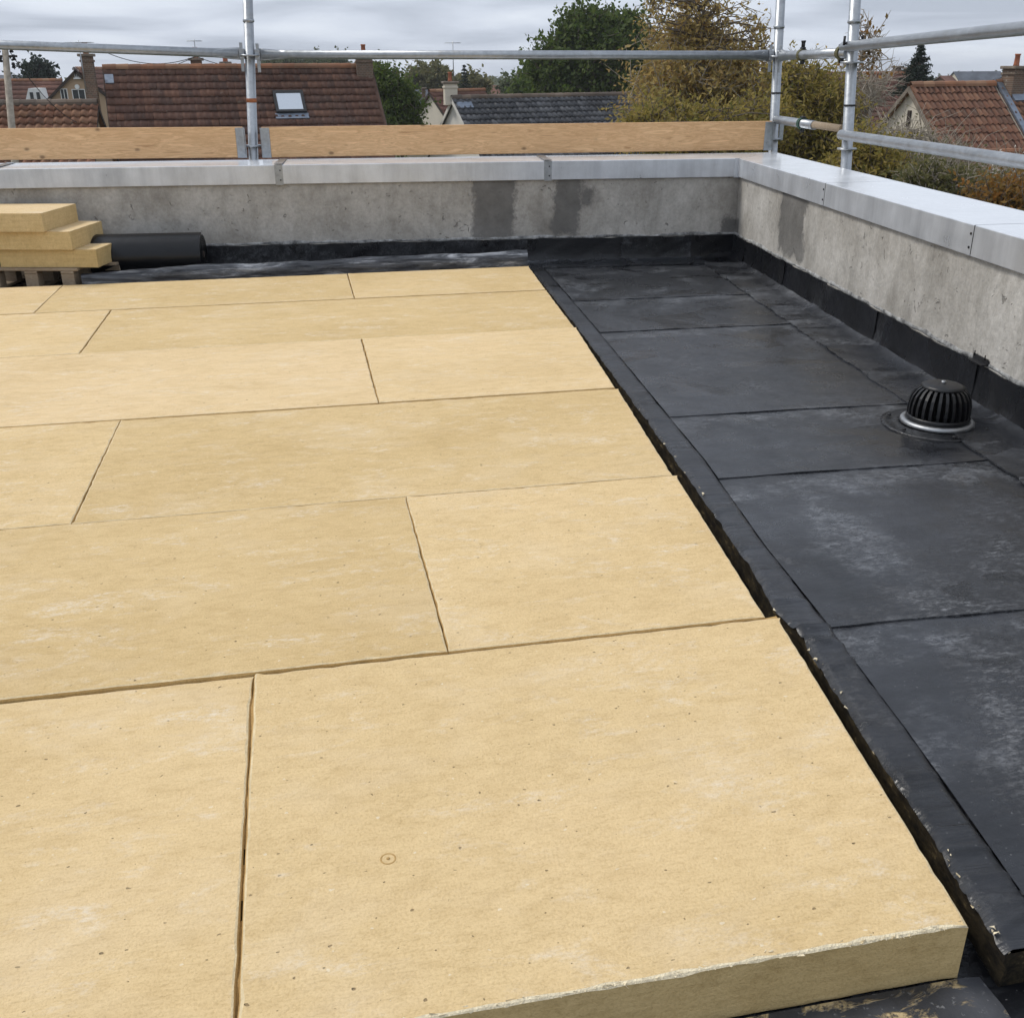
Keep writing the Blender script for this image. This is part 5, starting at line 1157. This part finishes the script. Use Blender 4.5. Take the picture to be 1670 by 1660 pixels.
tree('olive_shrub', 'olive shrub growing against the outer face of the right parapet', [(1540, 300, 55, 22, 1), (1590, 320, 50, 20, 1), (1500, 300, 40, 18, .7)], 13.5, 'leaf_olive', .075, .035, 130, 50, .15, 1545, .04, seed=24, twigs=4, cat='shrub', stems=4, bark='bark_pale')
tree('rust_shrub', 'rusty orange shrub at the right edge just above the coping', [(1640, 330, 60, 30, 1), (1690, 320, 50, 30, 1), (1610, 345, 40, 20, .7)], 12.5, 'leaf_rust', .08, .04, 150, 50, .15, 1650, .04, seed=26, twigs=3, cat='shrub', stems=4)
tree('twig_cluster', 'white flowering twigs at the right edge in front of the cream shed', [(1640, 285, 30, 22, 1)], 20, 'render_white', .07, .045, 40, 14, .2, 1640, .04, seed=27, twigs=5, cat='shrub', bark='bark_pale', stems=3)
conifer('spruce', 'dark pointed spruce behind the orange tiled house', 1503, 72, 46, 138, 46, 3)
tree('garden_tree', 'green bushy tree beside the right gable of the brown tiled house', [(650, 175, 28, 36, 1), (625, 140, 14, 22, .4), (640, 205, 40, 30, .8)], 47, 'leaf_green', .18, .11, 150, 90, .40, 645, .16, seed=30)
tree('round_tree', 'small dark round tree beyond the far left roofs', [(65, 128, 15, 17, 1), (62, 138, 20, 10, .6)], 95, 'leaf_conifer', .34, .2, 110, 80, .45, 65, .2, seed=31, zg=-7)
for k, (px, py, rx, ry, Y, mt, lab) in enumerate([
    (444, 108, 9, 6, 180, 'leaf_far', 'leftmost small tree on the skyline above the brown roof'), (475, 107, 20, 7, 175, 'leaf_far', 'wider tree on the skyline right of the leftmost one'),
    (520, 107, 16, 8, 180, 'leaf_far', 'middle tree on the skyline above the brown roof'), (548, 106, 15, 8, 170, 'leaf_far', 'rightmost tree on the skyline above the brown roof'),
    (614, 128, 8, 14, 140, 'leaf_far', 'slim distant tree right of the brick chimney'), (630, 133, 10, 10, 150, 'leaf_far', 'low distant tree left of the far blue conifer'),
    (690, 128, 22, 16, 120, 'leaf_olive', 'left one of two pale green round trees behind the slate roof'), (718, 130, 14, 14, 118, 'leaf_olive', 'right one of two pale green round trees behind the slate roof'),
    (775, 142, 14, 10, 110, 'leaf_olive', 'low light green bush right of the white gable chimney'), (868, 150, 16, 14, 85, 'leaf_green', 'low green bush at the left foot of the dark green tree'),
    (835, 148, 12, 8, 120, 'leaf_far', 'low distant bush left of the far pine'), (1300, 122, 10, 6, 200, 'leaf_rust', 'distant brown bush between the two right-hand poles')]):
    tree('far_tree', lab, [(px, py, rx, ry, 1), (px+rx*.3, py+ry*.8, rx*.9, ry*.7, .5)], Y, mt, .42, .28, 60, 80, .60, px, .2, seed=40+k, zg=-7, grp='distant trees', twigs=2)
conifer('far_conifer', 'distant bluish conifer left of the pale green trees', 646, 113, 15, 143, 130, 5, zg=-7)
conifer('dark_conifer', 'dark conifer behind the chimney of the white gable house', 757, 106, 30, 165, 92, 6, zg=-7)
conifer('far_pine', 'distant grey green pine left of the dark green tree', 848, 113, 14, 150, 125, 7, zg=-7)
# far belt of woods and hedges, one mass
rg = np.random.default_rng(77); C = []
for i in range(1500):
    th = rg.uniform(math.radians(45), math.radians(105)); d = rg.uniform(260, 1000); x, y = d*math.cos(th), d*math.sin(th); n = 14; hh = rg.uniform(2, 5.5)*(1 if rg.random() < .6 else .5)
    C.append(np.array([x, y, terrain(x, y)])+rg.normal(0, 1, (n, 3))*np.array([4.0, 4.0, hh*.35])+np.array([0, 0, hh*.45]))
stuff(leaves_mesh('distant_woods', np.concatenate(C), 3.2, 2.4, 'leaf_far', None, rg))
bpy.data.objects['distant_woods']['label'] = 'far belt of woods and hedges along the horizon'; bpy.data.objects['distant_woods']['category'] = 'woods'

# ================================================================== HAZE
mb = MB(); mb.box((-1150, -60, -40), (1150, 1160, 14)); hz = mb.build('haze', 'grass'); hz['kind'] = 'stuff'; hz['label'] = 'pale autumn haze over the houses and fields'; hz['category'] = 'haze'
hm = bpy.data.materials.new('haze'); hm.use_nodes = True; hm.node_tree.nodes.clear(); pv = hm.node_tree.nodes.new('ShaderNodeVolumePrincipled'); ho_ = hm.node_tree.nodes.new('ShaderNodeOutputMaterial')
pv.inputs['Density'].default_value = .0004; pv.inputs['Color'].default_value = (.93, .95, .98, 1); hm.node_tree.links.new(pv.outputs[0], ho_.inputs['Volume'])
hz.data.materials.clear(); hz.data.materials.append(hm); hz.visible_shadow = True
